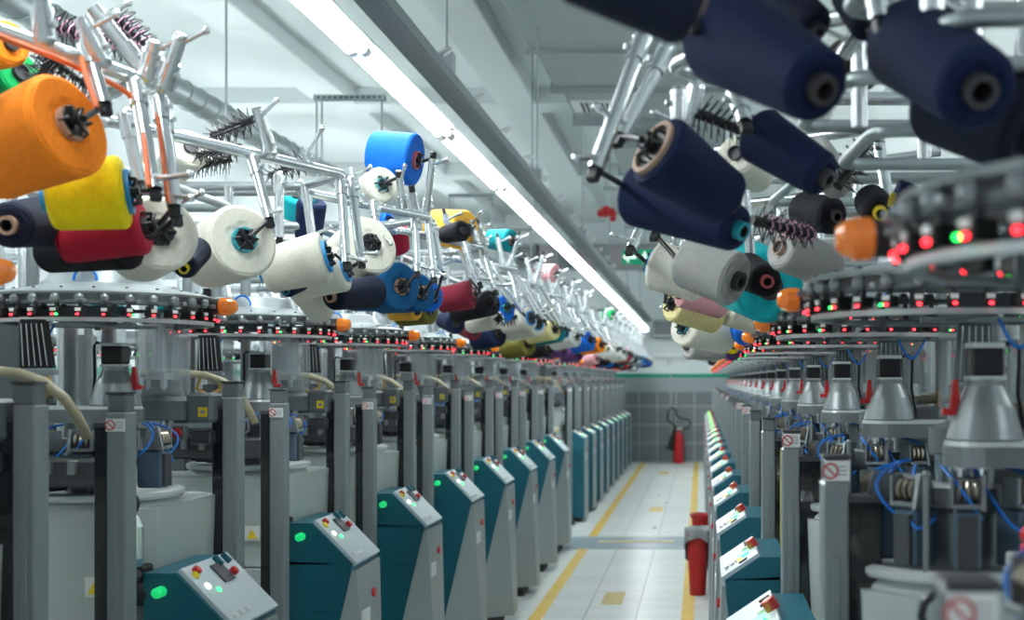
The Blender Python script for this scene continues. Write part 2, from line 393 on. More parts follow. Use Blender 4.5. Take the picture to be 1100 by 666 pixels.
# U-shaped tray hangers
for i, (x, y, z) in enumerate([(-2.9, 9.8, 3.62), (-2.9, 15.0, 3.62), (-2.9, 18.4, 3.62)]):
    o = empty('ceiling_hanger', (x, y, z)); tag(o, 'perforated steel hanging frame below the ceiling, %s above the left row' % ORD[i], 'frame', 'hanging frames above the left row')
    b = MB(); b.box((.26, 0, 0), (.54, .05, .045), 'galvanised_dull')
    for k in range(12): b.box((.03 + .042 * k, -.026, 0), (.02, .004, .014), 'dark_grey', ch=0)
    b.build('crossbar', o)
    for xx in (.01, .05, .5):
        b = MB(); b.tube([(xx, 0, 0), (xx, 0, -.62)], .008, 'galvanised_dull', 6); b.build('rod', o)
# rectangular duct
du = empty('air_duct', (-1.25, 5, 3.9)); tag(du, 'large rectangular galvanised air duct below the ceiling at upper right', 'duct')
b = MB(); x1 = 1.5
for (ya, yb, dz, dx) in [(1, 9.5, 0, 0), (9.5, 10.8, .02, .03), (10.8, 12.2, .04, .08)]:
    b.box((x1 / 2 + dx / 2, (ya + yb) / 2 - 5, .2 + dz / 2), (x1 - dx, yb - ya, .4 - dz), 'galvanised_dull', ch=.004)
    b.box((x1 / 2 + dx / 2, yb - 5, .2), (x1 + .05 - dx, .035, .45), 'galvanised_dull', ch=.002)
b.build('duct_casing', du)
b = MB(); b.box((.32, 6.6, -.004 + .04), (.42, .45, .02), 'lamp_white')
for k in range(7): b.box((.20 + .045 * k, 6.6, .024), (.022, .36, .012), 'dark_grey', ch=0)
b.build('air_grille', du)
d2 = MB(); d2.box((-.35, 15.8, 4.0), (1.1, 5.5, .3), 'galvanised_dull', ch=.004)
for y in (13.1, 14.8, 16.6, 18.5): d2.box((-.35, y, 4.0), (1.18, .04, .36), 'galvanised_dull', ch=.002)
tag(d2.build('air_duct'), 'narrower galvanised air duct beyond the large one near the ceiling', 'duct')
for i, (x, y, z0, n) in enumerate([(-1.9, 14.0, 3.35, 0), (-1.45, 15.0, 2.9, 0), (-1.25, 15.3, 2.75, 0)]):
    pass
# ceiling hangers near the right with crossbars
for i, (x, y, w) in enumerate([(-1.05, 14.0, 1.4), (-1.03, 17.5, 1.4), (-1.02, 20.8, 1.35)]):
    o = empty('ceiling_hanger', (x, y, 3.55)); tag(o, 'thin steel trapeze hanger under the right-hand ceiling duct, %s from the camera' % ORD[i], 'frame', 'trapeze hangers on the right')
    b = MB(); b.box((w / 2, 0, 0), (w, .04, .04), 'galvanised_dull'); b.build('crossbar', o)
    for xx in (0.02, w - .02):
        b = MB(); b.tube([(xx, 0, -.35 if xx < .1 else 0), (xx, 0, ZC - 3.55)], .006, 'galvanised_dull', 6); b.build('rod', o)
for x in (-3.9, -.15):
    b = MB(); y = 6.7 if x < -1 else 9.0
for (x, y, z, lab) in [(-2.55, 7.0, 2.2, 'thin steel rod hanging from the ceiling over the left row'), (-1.45, 11.2, 2.9, 'thin steel rod hanging from the ceiling left of the exit sign')]:
    b = MB(); b.tube([(0, 0, z - ZC), (0, 0, 0)], .007, 'galvanised_dull', 6); b.box((0, 0, z - ZC), (.03, .03, .05), 'galvanised_dull'); tag(b.build('hanging_rod', loc=(x, y, ZC)), lab, 'rod')
# the small red lump of cloth
b = MB(); rr = random.Random(2)
for k in range(7): b.ball((rr.uniform(-.07, .07), rr.uniform(-.03, .03), rr.uniform(-.06, .06)), rr.uniform(.035, .055), 'red')
b.tube([(0, 0, .05), (0, 0, .35)], .004, 'galvanised_dull', 6)
tag(b.build('red_rag_bundle', loc=U(652, 229, 14)), 'small red bundle hanging below the trapeze bars near the ceiling', 'bundle')
# exit sign
es = empty('exit_sign', U(683, 276, 19)); tag(es, 'green exit sign with white arrow hanging over the aisle end', 'sign')
b = MB(); b.box((.03, 0, 0), (.46, .03, .22), 'exit_green', ch=.004); b.build('sign_panel', es)
b = MB(); y = -.017
b.hexa([(-.19, y, 0), (-.10, y, -.085), (-.10, y, .085)], [(-.19, y - .006, 0), (-.10, y - .006, -.085), (-.10, y - .006, .085)], 'exit_white'); b.box((-.05, y, 0), (.12, .008, .05), 'exit_white', ch=0); b.build('arrow', es)
b = MB(); b.ball((.13, y - .002, .065), .016, 'exit_white')
b.tube([(.125, y, .04), (.135, y, -.01)], .014, 'exit_white', 6); b.tube([(.135, y, -.01), (.105, y, -.04), (.11, y, -.08)], .009, 'exit_white', 6); b.tube([(.135, y, -.01), (.17, y, -.03), (.19, y, -.07)], .009, 'exit_white', 6)
b.tube([(.125, y, .04), (.09, y, .02)], .008, 'exit_white', 6); b.tube([(.13, y, .04), (.165, y, .02)], .008, 'exit_white', 6); b.build('running_figure', es)
b = MB(); b.tube([(-.15, 0, .1), (-.15, 0, ZC - es.location.z)], .004, 'galvanised_dull', 6); b.tube([(.2, 0, .1), (.2, 0, ZC - es.location.z)], .004, 'galvanised_dull', 6); b.build('hanger_rod', es)

# ------------------------------------------------------------------ the knitting machine
def no_sign(b, c, w, h, q=1):
    """white label with a red prohibition ring and lines of small print, facing -y"""
    x, y, z = c
    b.box((x, y, z), (w, .002, h), 'white', ch=0)
    r = h * .36; cx = x - w * .27 * q
    b.tube([(cx + r * math.cos(a), y - .0015, z + r * math.sin(a)) for a in [2 * PI * k / 16 for k in range(16)]], r * .14, 'red', 5, closed=True)
    b.tube([(cx - r * .68 * q, y - .0015, z + r * .68), (cx + r * .68 * q, y - .0015, z - r * .68)], r * .12, 'red', 5)
    for i in range(3): b.box((x + w * .2 * q, y - .0012, z + h * (.22 - .2 * i)), (w * .38, .0006, h * .05), 'sticker_ink', ch=0)

def make_machine(side, cfg, near=True):
    """one sock knitting machine; local origin on the floor under the ring, +x (before mirroring) towards the aisle"""
    s = side; dz = cfg['dz']
    root = empty('knitting_machine', (0, 0, 0))
    def P(name, b, parent=None, label=None): return b.build(name, parent or root, s, label)
    # cabinet
    b = MB(); cx, cy = -.12, cfg.get('by', .05)
    def rr(x0, x1, y0, y1, z, c):
        return [(x0 + c, y0, z), (x1 - c, y0, z), (x1, y0 + c, z), (x1, y1 - c, z), (x1 - c, y1, z), (x0 + c, y1, z), (x0, y1 - c, z), (x0, y0 + c, z)]
    bx0, bx1 = -.42, .19
    b.hexa(rr(bx0, bx1 - .03, cy - .30, cy + .30, 0.03, .03), rr(bx0, bx1 - .03, cy - .30, cy + .30, .60, .03), 'body_light')
    b.hexa(rr(bx0, bx1 - .02, cy - .31, cy + .31, .605, .05), rr(bx0, bx1 - .01, cy - .31, cy + .31, .86, .06), 'body_light')
    b.hexa(rr(bx0, bx1, cy - .27, cy + .30, .865, .08), rr(bx0, bx1 + .01, cy - .28, cy + .30, 1.17 + dz, .08), 'body_light')
    P('cabinet', b)
    b = MB(); b.hexa(rr(bx0 + .03, bx1 - .06, cy - .27, cy + .27, 0, .02), rr(bx0 + .03, bx1 - .06, cy - .27, cy + .27, .03, .02), 'black_soft'); P('plinth', b)
    b = MB(); b.lathe([(0, 1.15 + dz), (.19, 1.15 + dz), (.20, 1.155 + dz), (.20, 1.175 + dz), (.185, 1.19 + dz), (0, 1.19 + dz)], 'body_light', 32, Matrix.Translation((.0, cy - .08, 0))); P('cylinder_housing', b)
    b = MB(); b.lathe([(0, 1.19 + dz), (.205, 1.19 + dz), (.21, 1.197 + dz), (.21, 1.207 + dz), (.20, 1.212 + dz), (.12, 1.205 + dz), (0, 1.205 + dz)], 'plate_light', 36, Matrix.Translation((.0, cy - .08, 0))); P('rim_plate', b)
    w = MB(); w.box((.08, cy - .285, .98), (.05, .002, .05), 'white', ch=0); w.hexa([(.062, cy - .287, .962), (.098, cy - .287, .962), (.08, cy - .287, .995)], [(.062, cy - .289, .962), (.098, cy - .289, .962), (.08, cy - .289, .995)], 'yellow_sticker'); P('warning_sticker', w)
    # needle cylinder and selector blocks
    b = MB(); c0 = Vector((.0, cy - .08, 0)); b.lathe([(.085, 1.2 + dz), (.085, 1.30 + dz), (.10, 1.31 + dz), (.10, 1.345 + dz), (0, 1.345 + dz)], 'cast_alu', 28, Matrix.Translation(c0)); b.lathe([(.055, 1.345 + dz), (.055, 1.40 + dz)], 'chrome', 20, Matrix.Translation(c0)); P('needle_cylinder', b)
    for a in ((-150, -115, -80, -45, -8) if near else (-120, -60, 0)):
        a = math.radians(a); R = Matrix.Translation(c0) @ Matrix.Rotation(a, 4, 'Z')
        b = MB(); b.box((.15, 0, 1.265 + dz), (.07, .045, .10), 'blue_grey', T=R); b.box((.188, 0, 1.262 + dz), (.012, .034, .085), 'dark_grey', T=R); P('selector_block', b)
        b = MB(); b.hexa([R @ Vector(q) for q in ((.135, -.030, 1.32 + dz), (.195, -.030, 1.315 + dz), (.195, -.022, 1.315 + dz), (.135, -.022, 1.32 + dz))], [R @ Vector(q) for q in ((.15, -.030, 1.37 + dz), (.18, -.030, 1.375 + dz), (.18, -.022, 1.375 + dz), (.15, -.022, 1.37 + dz))], 'cast_alu')
        b.box((.165, .026, 1.345 + dz), (.045, .006, .05), 'cast_alu', T=R); b.box((.155, 0, 1.345 + dz), (.012, .05, .05), 'cast_alu', T=R, ch=.004); b.box((.165, 0, 1.322 + dz), (.055, .052, .008), 'cast_alu', T=R)
        br = P('spring_bracket', b)
        if near:
            for q in (-.013, 0, .013):
                k = MB(); k.lathe([(0, -.004), (.016, -.004), (.020, 0), (.016, .004), (0, .004)], 'bronze', 14, R @ Matrix.Translation((.172, q, 1.346 + dz)) @ Matrix.Rotation(PI / 2, 4, 'X')); P('spring_disc', k, br)
    # blue air hoses
    rh = random.Random(11)
    for k in range(7 if near else 3):
        b = MB(); a0 = math.radians(-140 + 26 * k); a1 = a0 + .5
        p0 = c0 + Vector((.17 * math.cos(a0), .17 * math.sin(a0), 1.30 + dz)); p3 = c0 + Vector((.12 * math.cos(a1), .12 * math.sin(a1), 1.385 + dz))
        pm = c0 + Vector((.235 * math.cos(a0 + .2), .235 * math.sin(a0 + .2), (1.24 if k % 2 else 1.36) + dz))
        pts = [(p0 * (1 - t) ** 2 + pm * 2 * t * (1 - t) + p3 * t * t) for t in [i / 9 for i in range(10)]]
        b.tube(pts, .0032, 'blue_hose', 7); P('air_hose', b)
    # dial head: slab, cone motor
    hx, hy = cfg['cone']
    b = MB(); n = 16; pts = []
    for k in range(n + 1):
        a = -PI / 2 + PI * k / n; pts.append((hx + .072 * math.cos(a), hy + .072 * math.sin(a)))
    pts += [(-.22, hy + .072), (-.22, hy - .072)]
    z0 = 1.352 + .035 + dz
    b.hexa([(x, y, z0) for x, y in pts], [(x, y, z0 + .035) for x, y in pts], 'cast_alu'); b.hexa([(x * .97, hy + (y - hy) * .93, z0 + .035) for x, y in pts], [(x * .96, hy + (y - hy) * .9, z0 + .043) for x, y in pts], 'plate_light'); P('head_slab', b)
    b = MB(); T = Matrix.Translation((hx, hy, z0 + .043)); b.lathe([(.064, 0), (.066, .004), (.062, .02), (.050, .06), (.033, .095), (.033, .106), (0, .106)], 'cast_alu', 28, T)
    b.box((hx + .0, hy, z0 + .043 + .108), (.060, .060, .007), 'plate_light'); P('motor_cone', b)
    b = MB(); b.box((hx, hy, z0 + .043 + .136), (.056, .056, .048), 'black', ch=.004); b.box((hx, hy, z0 + .043 + .164), (.058, .058, .009), 'plate_light')
    mo = P('stepper_motor', b)
    b = MB(); zz = z0 + .043; b.tube([(hx - .03, hy, zz + .165), (hx - .05, hy, zz + .170), (hx - .062, hy + .01, zz + .16), (hx - .06, hy + .01, zz + .08), (hx - .075, hy + .03, zz + .02)], .004, 'black', 7); P('motor_cable', b, mo)
    b = MB(); lv = cfg['lever']; b.hexa([(hx + lv * .044, hy - .012, zz + .048), (hx + lv * .062, hy - .012, zz + .045), (hx + lv * .062, hy + .006, zz + .045), (hx + lv * .044, hy + .006, zz + .045)][:: (1 if lv > 0 else -1)],
                                        [(hx + lv * .048, hy - .010, zz + .105), (hx + lv * .056, hy - .010, zz + .105), (hx + lv * .056, hy + .004, zz + .105), (hx + lv * .048, hy + .004, zz + .105)][:: (1 if lv > 0 else -1)], 'red'); b.box((hx + lv * .06, hy - .005, zz + .05), (.03, .016, .012), 'red'); P('red_lever', b)
    # glass tube with drum
    tx, ty = cfg['tube']
    b = MB(); T = Matrix.Translation((tx, ty, 0)); b.lathe([(0, 1.385 + dz), (.092, 1.385 + dz), (.095, 1.39 + dz), (.095, 1.44 + dz), (.06, 1.452 + dz), (.052, 1.48 + dz), (.052, 1.50 + dz), (0, 1.50 + dz)], 'machine_grey', 28, T); P('tube_base', b)
    b = MB(); b.lathe([(.044, 1.49 + dz), (.044, 1.69 + dz)], 'clear_tube', 24, T); b.lathe([(.075, 1.46 + dz), (.075, 1.67 + dz)], 'clear_tube', 24, T); P('glass_tube', b)
    b = MB(); b.lathe([(.018, 1.2 + dz), (.018, 1.70 + dz)], 'chrome', 12, T); b.tube([(tx + .03, ty, 1.48 + dz), (tx + .03, ty, 1.7 + dz)], .005, 'galvanised', 6); P('centre_rod', b)
    # grey gearbox with yellow sticker + second white housing + black connectors
    gx, gy = cfg['gear']
    b = MB(); b.box((gx, gy, 1.42 + dz), (.075, .09, .085), 'machine_grey'); b.box((gx - .055, gy + .01, 1.405 + dz), (.05, .08, .06), 'machine_grey'); b.box((gx, gy, 1.335 + dz), (.06, .07, .04), 'dark_grey'); g = P('gear_housing', b)
    b = MB(); b.box((gx + .012, gy - .046, 1.408 + dz), (.026, .002, .028), 'yellow_sticker', ch=0); b.box((gx + .012, gy - .0475, 1.408 + dz), (.012, .001, .010), 'sticker_ink', ch=0); P('sticker', b, g)
    b = MB(); b.box((gx - .12, gy - .02, 1.485 + dz), (.06, .06, .07), 'plate_light'); b.box((gx - .12, gy - .02, 1.44 + dz), (.075, .07, .03), 'cast_alu'); P('drive_housing', b)
    b = MB(); b.box((gx - .05, gy - .05, 1.35 + dz), (.035, .03, .04), 'machine_grey'); b.lathe([(0, 0), (.012, 0), (.014, .012), (0, .016)], 'red', 14, Matrix.Translation((gx - .05, gy - .065, 1.35 + dz)) @ Matrix.Rotation(PI / 2, 4, 'X')); P('stop_button', b)
    b = MB(); ux, uy = cfg['estop']; b.box((ux, uy, 1.25 + dz), (.06, .05, .03), 'plate_light'); b.box((ux, uy, 1.225 + dz), (.05, .04, .03), 'black'); b.lathe([(0, 0), (.014, 0), (.012, .012), (.008, .016), (.013, .024), (.013, .034), (.007, .042), (0, .042)], 'red', 14, Matrix.Translation((ux, uy, 1.265 + dz))); P('red_knob', b)
    b = MB(); ry = cfg['rack']; b.hexa([(-.10, ry, 1.53 + dz), (-.02, ry, 1.53 + dz), (-.02, ry + .02, 1.53 + dz), (-.10, ry + .02, 1.53 + dz)], [(-.085, ry - .03, 1.65 + dz), (-.025, ry - .03, 1.65 + dz), (-.025, ry - .01, 1.65 + dz), (-.085, ry - .01, 1.65 + dz)], 'black_soft')
    for k in range(5): b.tube([(-.09 + .015 * k, ry - .004, 1.535 + dz), (-.08 + .0125 * k, ry - .034, 1.64 + dz)], .0022, 'galvanised', 5)
    b.box((-.06, ry, 1.52 + dz), (.10, .03, .014), 'cast_alu'); P('thread_guide_rack', b)
    b = MB(); b.tube([(-.09, ry, 1.51 + dz), (-.10, ry, 1.47 + dz), (-.07, ry, 1.45 + dz)], .007, 'brass', 6); b.tube([(-.03, ry, 1.51 + dz), (-.02, ry, 1.47 + dz), (-.05, ry, 1.45 + dz)], .007, 'brass', 6); b.box((-.06, ry + .02, 1.46 + dz), (.05, .04, .05), 'dark_grey'); P('brass_clamp', b)
    b = MB(); b.box((-.14, cfg['bary'], 1.36 + dz), (.24, .04, .045), 'cast_alu'); b.box((-.14, cfg['bary'] + .01, 1.325 + dz), (.26, .06, .03), 'dark_grey'); P('cover_bar', b)
    b = MB(); b.box((-.05, cfg['bary'] + .1, 1.27 + dz), (.36, .14, .07), 'dark_grey'); b.box((-.25, cfg['bary'] + .15, 1.36 + dz), (.12, .12, .16), 'machine_grey'); b.box((.08, cfg['bary'] + .18, 1.30 + dz), (.07, .06, .10), 'black_soft')
    for k in range(5): b.box((-.18 + .06 * k, cfg['bary'] + .02, 1.285 + dz), (.02, .02, .035), 'cast_alu')
    P('mechanism_block', b)
    b = MB(); b.tube([Vector(p) + Vector((0, 0, dz)) for p in cfg['hose']], .0125, 'hose', 10)
    ho = P('suction_hose', b)
    if side < 0:
        for q in (cfg['hose'][1], cfg['hose'][2]):
            b = MB(); b.box((q[0], q[1], q[2] + dz), (.012, .032, .05), 'brass'); P('hose_clamp', b, ho)
    b = MB(); b.tube([(.1, cy - .25, 1.2 + dz), (.1, cy - .25, 1.37 + dz)], .006, 'cast_alu', 8); b.ball((.1, cy - .25, 1.375 + dz), .008, 'cast_alu'); P('lever_pin', b)
    # back column carrying the ring
    b = MB(); b.box((-.30, .12, 1.35), (.07, .09, .70), 'machine_grey'); b.box((-.16, .12, 1.69 + dz), (.30, .06, .03), 'machine_grey'); P('support_column', b)
    for k in range(6):
        b = MB(); xx = -.40 + .055 * k; yy = .26 + .03 * (k % 2); b.tube([(xx, yy, 1.22 + dz), (xx, yy, 2.0)], .019, 'post_grey' if k % 2 else 'clear_tube', 10); P('thread_tube', b)
    # the yarn feeder ring
    zr = 1.67 + dz
    b = MB(); R0 = .275; b.lathe([(R0 - .022, zr - .024), (R0 - .002, zr - .024), (R0 - .002, zr - .014), (R0 - .022, zr - .014), (R0 - .022, zr - .024)], 'galvanised_dull', 40, smooth=False)
    b.lathe([(R0 - .06, zr + .022), (R0 - .005, zr + .022), (R0 - .005, zr + .03), (R0 - .06, zr + .03), (R0 - .06, zr + .022)], 'machine_grey', 40, smooth=False)
    for k in range(6):
        a = 2 * PI * k / 6; b.box((0, 0, 0), (.012, .012, .06), 'machine_grey', T=Matrix.Translation(((R0 - .05) * math.cos(a), (R0 - .05) * math.sin(a), zr)))
    b.box((-.1, .04, zr - .02), (.32, .03, .010), 'galvanised_dull'); b.box((.0, -.05, zr - .02), (.03, .44, .008), 'machine_grey'); P('feeder_ring', b)
    b = MB(); b.lathe([(R0, zr + .046), (R0 + .004, zr + .052), (R0 - .01, zr + .058), (.19, zr + .072), (.15, zr + .082), (.135, zr + .115), (.125, zr + .12), (0, zr + .12)], 'cover_grey', 40)
    b.lathe([(R0, zr + .046), (0, zr + .050)], 'cover_grey', 40)
    for k in range(20):
        a = 2 * PI * k / 20; b.lathe([(.004, 0), (.004, .003), (0, .003)], 'dark_grey', 6, Matrix.Translation((.245 * math.cos(a), .245 * math.sin(a), zr + .062)))
    P('ring_cover', b)
    b = MB(); pts = [(.02 + .03 * math.cos(a), -.16, zr + .085 + .035 * math.sin(a)) for a in [PI * k / 8 for k in range(9)]]; b.tube(pts, .004, 'blue_hose', 6); P('blue_air_hose', b)
    b = MB(); pts = [(-.10 + .07 * t, -.22, zr - .03 - .05 * math.sin(PI * t)) for t in [k / 8 for k in range(9)]]; b.tube(pts, .0035, 'blue_hose', 6); P('blue_air_hose', b)
    # feeders (four meshes by lamp colour, placed round the ring)
    nf = 30; rf = random.Random(21 if s > 0 else 23)
    for k in range(nf):
        a = 2 * PI * (k + .5) / nf
        T = Matrix.Rotation(a, 4, 'Z') @ Matrix.Translation((R0 - .012, 0, zr))
        b = MB()
        b.box((.002, 0, .000), (.034, .022, .020), 'black', T=T, ch=.003); b.box((.021, -.002, .005), (.003, .014, .008), 'white', T=T, ch=0)
        b.lathe([(0, -.002), (.008, 0), (.012, .006), (.012, .016), (.008, .022), (0, .024)], 'cast_alu', 10, T @ Matrix.Translation((.014, 0, .022)))
        b.box((.004, 0, .015), (.010, .008, .020), 'dark_grey', T=T, ch=0)
        if k % 2: b.lathe([(.005, 0), (.006, .014), (0, .016)], 'cast_alu', 8, T @ Matrix.Translation((.022, .016, .026)) @ Matrix.Rotation(PI / 2, 4, 'Y'))
        if not near:
            b.box((.021, 0, -.007), (.004, .006, .004), 'led_green' if rf.random() < cfg['green'] else 'led_red', T=T, ch=0)
            if k % 4 == 0 or True: pass
        fd = P('yarn_feeder', b)
        if near:
            u = MB(); u.box((.022, -.003, -.007), (.005, .007, .005), 'led_red', T=T, ch=.001); P('red_indicator', u, fd)
            if rf.random() < cfg['green']:
                u = MB(); u.box((.022, .007, -.007), (.005, .006, .005), 'led_green', T=T, ch=.001); P('green_indicator', u, fd)
    # beacon pointing to the aisle
    by_ = cfg['beacon']
    bo = 0. if s < 0 else .02; bzz = .028; RY_ = Matrix.Translation((bo, by_, zr + bzz)) @ Matrix.Rotation(PI / 2, 4, 'Y')
    b = MB(); b.box((.245 + bo, by_, zr + .055), (.018, .018, .045), 'black'); b.lathe([(0, .228), (.020, .229), (.022, .234), (.022, .280), (0, .280)], 'black', 16, RY_); bc = P('beacon', b)
    b = MB(); b.lathe([(.021, .280), (.0235, .284), (.0235, .305), (.020, .317), (.012, .325), (0, .327)], 'orange_lens', 18, RY_)
    for k in range(9):
        a = 2 * PI * k / 9; b.tube([RY_ @ Vector((.0235 * math.cos(a), .0235 * math.sin(a), .284)), RY_ @ Vector((.0235 * math.cos(a), .0235 * math.sin(a), .306))], .0016, 'orange_lens', 5)
    P('beacon_lens', b, bc)
    # posts
    for i, (yp, lab) in enumerate(cfg['posts']):
        zt = cfg.get('zt', 1.32) if s < 0 else (1.425 if lab else 1.45); xp = .235; pw, pd = cfg.get('pw', (.046, .06))
        b = MB(); b.box((xp + .008, yp, zt / 2), (pw, pd, zt), 'post_grey', ch=.004); b.box((xp + .008, yp - pd / 2 - .001, zt / 2 - .03), (.014, .004, zt - .2), 'post_grey', ch=.001)
        b.box((xp - .002, yp, .02), (.12, .14, .04), 'dark_grey'); po = P('guard_post', b)
        b = MB(); bw = cfg.get('bw', .030); xq = xp + .008 - pw / 2 - bw / 2; b.box((xq, yp, zt / 2 + .01), (bw, pd * .9, zt - .09), 'plexi_dark', ch=.002); b.box((xq, yp, zt - .03), (bw + .004, pd * .95, .012), 'dark_grey'); P('dark_panel', b, po)
        b = MB(); b.box((xp + .006, yp, zt + .02), (pw, pd * .8, .045), 'machine_grey'); b.box((xp + .005, yp, zt + .044), (pw + .004, pd * .85, .006), 'dark_grey', ch=.001); P('post_cap', b, po)
        if lab:
            b = MB(); no_sign(b, (xp + .006, yp - pd * .4 - .0015, zt + .020) if s < 0 else (xp + .008, yp - pd / 2 - .004, zt - .03), pw * .96, .036 if s < 0 else .03, s); P('warning_label', b, po)
        if cfg.get('yarns'):
            for q in range(2):
                b = MB(); b.tube([(xp - .035 - .018 * q, yp - pd * .45 - .003, .1), (xp - .035 - .018 * q, yp - pd * .45 - .003, zt - .06)], .003, 'core_yellow', 6); P('yellow_tube', b, po)
    # control pedestal
    y0, y1 = cfg['box']; xa, xb = cfg.get('bx', (.27, .395)); za, zb = cfg['bz']; zb2 = zb
    cb = MB()
    if cfg['boxtype'] == 'tapered':
        q = .19 if s > 0 else .09
        cb.hexa([(xa - .08, y0, .05), (xb - q, y0, .05), (xb - .01, y0 + .2, .05), (xb - .01, y1 - .05, .05), (xb - .1, y1, .05), (xa - .08, y1, .05)],
                [(xa - .08, y0, zb + .01), (xb, y0, zb), (xb, y0 + .01, zb), (xb, y1 - .01, zb), (xb, y1, zb), (xa - .08, y1, zb + .01)], 'teal')
        cb.hexa([(xa - .08, y0, zb), (xb, y0, zb), (xb, y1, zb), (xa - .08, y1, zb)], [(xa - .08, y0, za), (xa, y0, za), (xa, y1, za), (xa - .08, y1, za)], 'teal')
    else:
        cb.hexa([(xa - .08, y0, .05), (xb, y0, .05), (xb, y1, .05), (xa - .08, y1, .05)], [(xa - .08, y0, zb), (xb, y0, zb), (xb, y1, zb), (xa - .08, y1, zb)], 'teal')
        cb.hexa([(xa - .08, y0, zb), (xb, y0, zb), (xb, y1, zb), (xa - .08, y1, zb)], [(xa - .08, y0, za), (xa, y0, za), (xa, y1, za), (xa - .08, y1, za)], 'teal')
    for k in range(5): cb.box((xa + .035, y0 - .0015, zb - .10 - .028 * k), (.09, .003, .006), 'teal', ch=0)
    cb.box(((xa + xb) / 2 - .06, (y0 + y1) / 2, .025), (.16, (y1 - y0) * .8, .05), 'black_soft')
    box = P('control_pedestal', cb)
    b = MB()
    if cfg['boxtype'] == 'tapered':
        b.hexa([(xb - q, y0 + .0, .055), (xb + .03, y0 + .17, .055), (xb + .028, y1 - .0, .055), (xb - .02, y1 - .05, .055), (xb - .02, y0 + .22, .055)],
               [(xb - .002, y0 + .004, zb - .02), (xb + .010, y0 + .01, zb - .02), (xb + .010, y1 - .01, zb - .02), (xb - .002, y1 - .01, zb - .02), (xb - .002, y0 + .02, zb - .02)], 'front_grey')
    else:
        b.box((xb + .006, (y0 + y1) / 2, zb / 2), (.012, (y1 - y0) - .02, zb - .04), 'front_grey')
    b.box((xb + .014, y0 + .12, zb - .20), (.01, .10, .06), 'white', ch=.002)
    P('front_panel', b, box)
    u = Vector((xb - xa, 0, zb - za)); L = u.length; u.normalize(); nrm = Vector((-u.z, 0, u.x))
    if nrm.z < 0: nrm = -nrm
    TP = Matrix(((u.x, 0, nrm.x, xa), (0, 1, 0, y0), (u.z, 0, nrm.z, za), (0, 0, 0, 1)))
    W = y1 - y0
    b = MB(); b.box((L / 2 + .002, W / 2, .004), (L + .01, W - .03, .016), 'panel_grey', T=TP); b.box((L - .004, W / 2, -.01), (.018, W - .04, .03), 'panel_grey', T=TP); cp = P('control_panel', b, box)
    def knob(x, y, m, r=.008, h=.010, nm='push_button'):
        b = MB(); b.lathe([(r, .01), (r, .01 + h), (r * .7, .012 + h), (0, .012 + h)], m, 12, TP @ Matrix.Translation((x, y, 0))); P(nm, b, cp)
    for k in range(3): knob(L - .022 - .0 * k, .05 + .045 * k, 'white', nm='white_button') if s > 0 else knob(L - .018 - .02 * k, .10, 'white', nm='white_button')
    if s > 0:
        knob(.03, .05, 'yellow_sticker', .011, .008, 'yellow_button'); knob(.02, .07, 'red', .012, .014, 'red_button'); knob(.07, .06, 'led_white', .009, .006, 'start_light'); knob(.09, .10, 'led_green', .007, .004, 'green_light')
        knob(.06, .26, 'red', .012, .014, 'red_button')
        b = MB(); b.box((.05, .2, .014), (.06, .07, .006), 'dark_grey', T=TP); P('display', b, cp)
    else:
        knob(.062, .10, 'led_amber', .010, .006, 'amber_light'); knob(.044, .13, 'led_green', .008, .005, 'green_light')
        b = MB(); b.box((.045, .16, .014), (.035, .07, .008), 'led_green', T=TP); P('display', b, cp)
        b = MB(); b.box((.05, .05, .014), (.03, .03, .006), 'black', T=TP); P('black_key', b, cp)
        b = MB(); b.box((.02, .28, .015), (.05, .10, .01), 'white', T=TP); P('key_row', b, cp)
        knob(.004, .20, 'red', .018, .028, 'red_button')
    for k in range(2):
        b = MB(); b.box((.016, .10 + .06 * k + W * .35, .016), (.03, .012, .02), 'teal' if s > 0 else 'black', T=TP); P('rocker_switch', b, cp)
    b = MB()
    if s > 0: b.lathe([(0, 0), (.014, 0), (.014, .03), (.008, .036), (0, .036)], 'green_lamp', 14, Matrix.Translation((xa - .035, y0 - .0, za - .045)) @ Matrix.Rotation(PI / 2, 4, 'X')); P('side_lamp', b, box)
    b = MB(); b.lathe([(0, 0), (.016, 0), (.016, .012), (0, .014)], 'red', 14, Matrix.Translation((xb + .01, y1 - .12, zb - .13)) @ Matrix.Rotation(PI / 2, 4, 'Y')); P('emergency_button', b, box)
    # black valve bundle between post and pedestal
    b = MB(); xm = .20; ym = (y0 if s > 0 else y1) + .0
    b.tube([(xm - .06, y0 + .12, .95), (xm - .02, y0 + .06, 1.0), (xm - .05, y0, .97), (xm, y0 - .03, 1.02)], .014, 'black_soft', 8); b.box((xm - .03, y0 + .05, 1.0), (.05, .07, .06), 'black_soft'); b.ball((xm - .01, y0 + .02, .96), .03, 'black_soft'); b.lathe([(.0, 0), (.03, 0), (.034, .02), (.034, .10), (.02, .13), (.0, .13)], 'chrome', 16, Matrix.Translation((xm - .04, y0 + .02, 1.03)))
    b.tube([(xm - .04 + .03 * math.cos(a), y0 + .0, 1.19 + .03 * math.sin(a)) for a in [2 * PI * k / 12 for k in range(12)]], .006, 'black', 6, closed=True)
    P('air_valve', b)
    return root

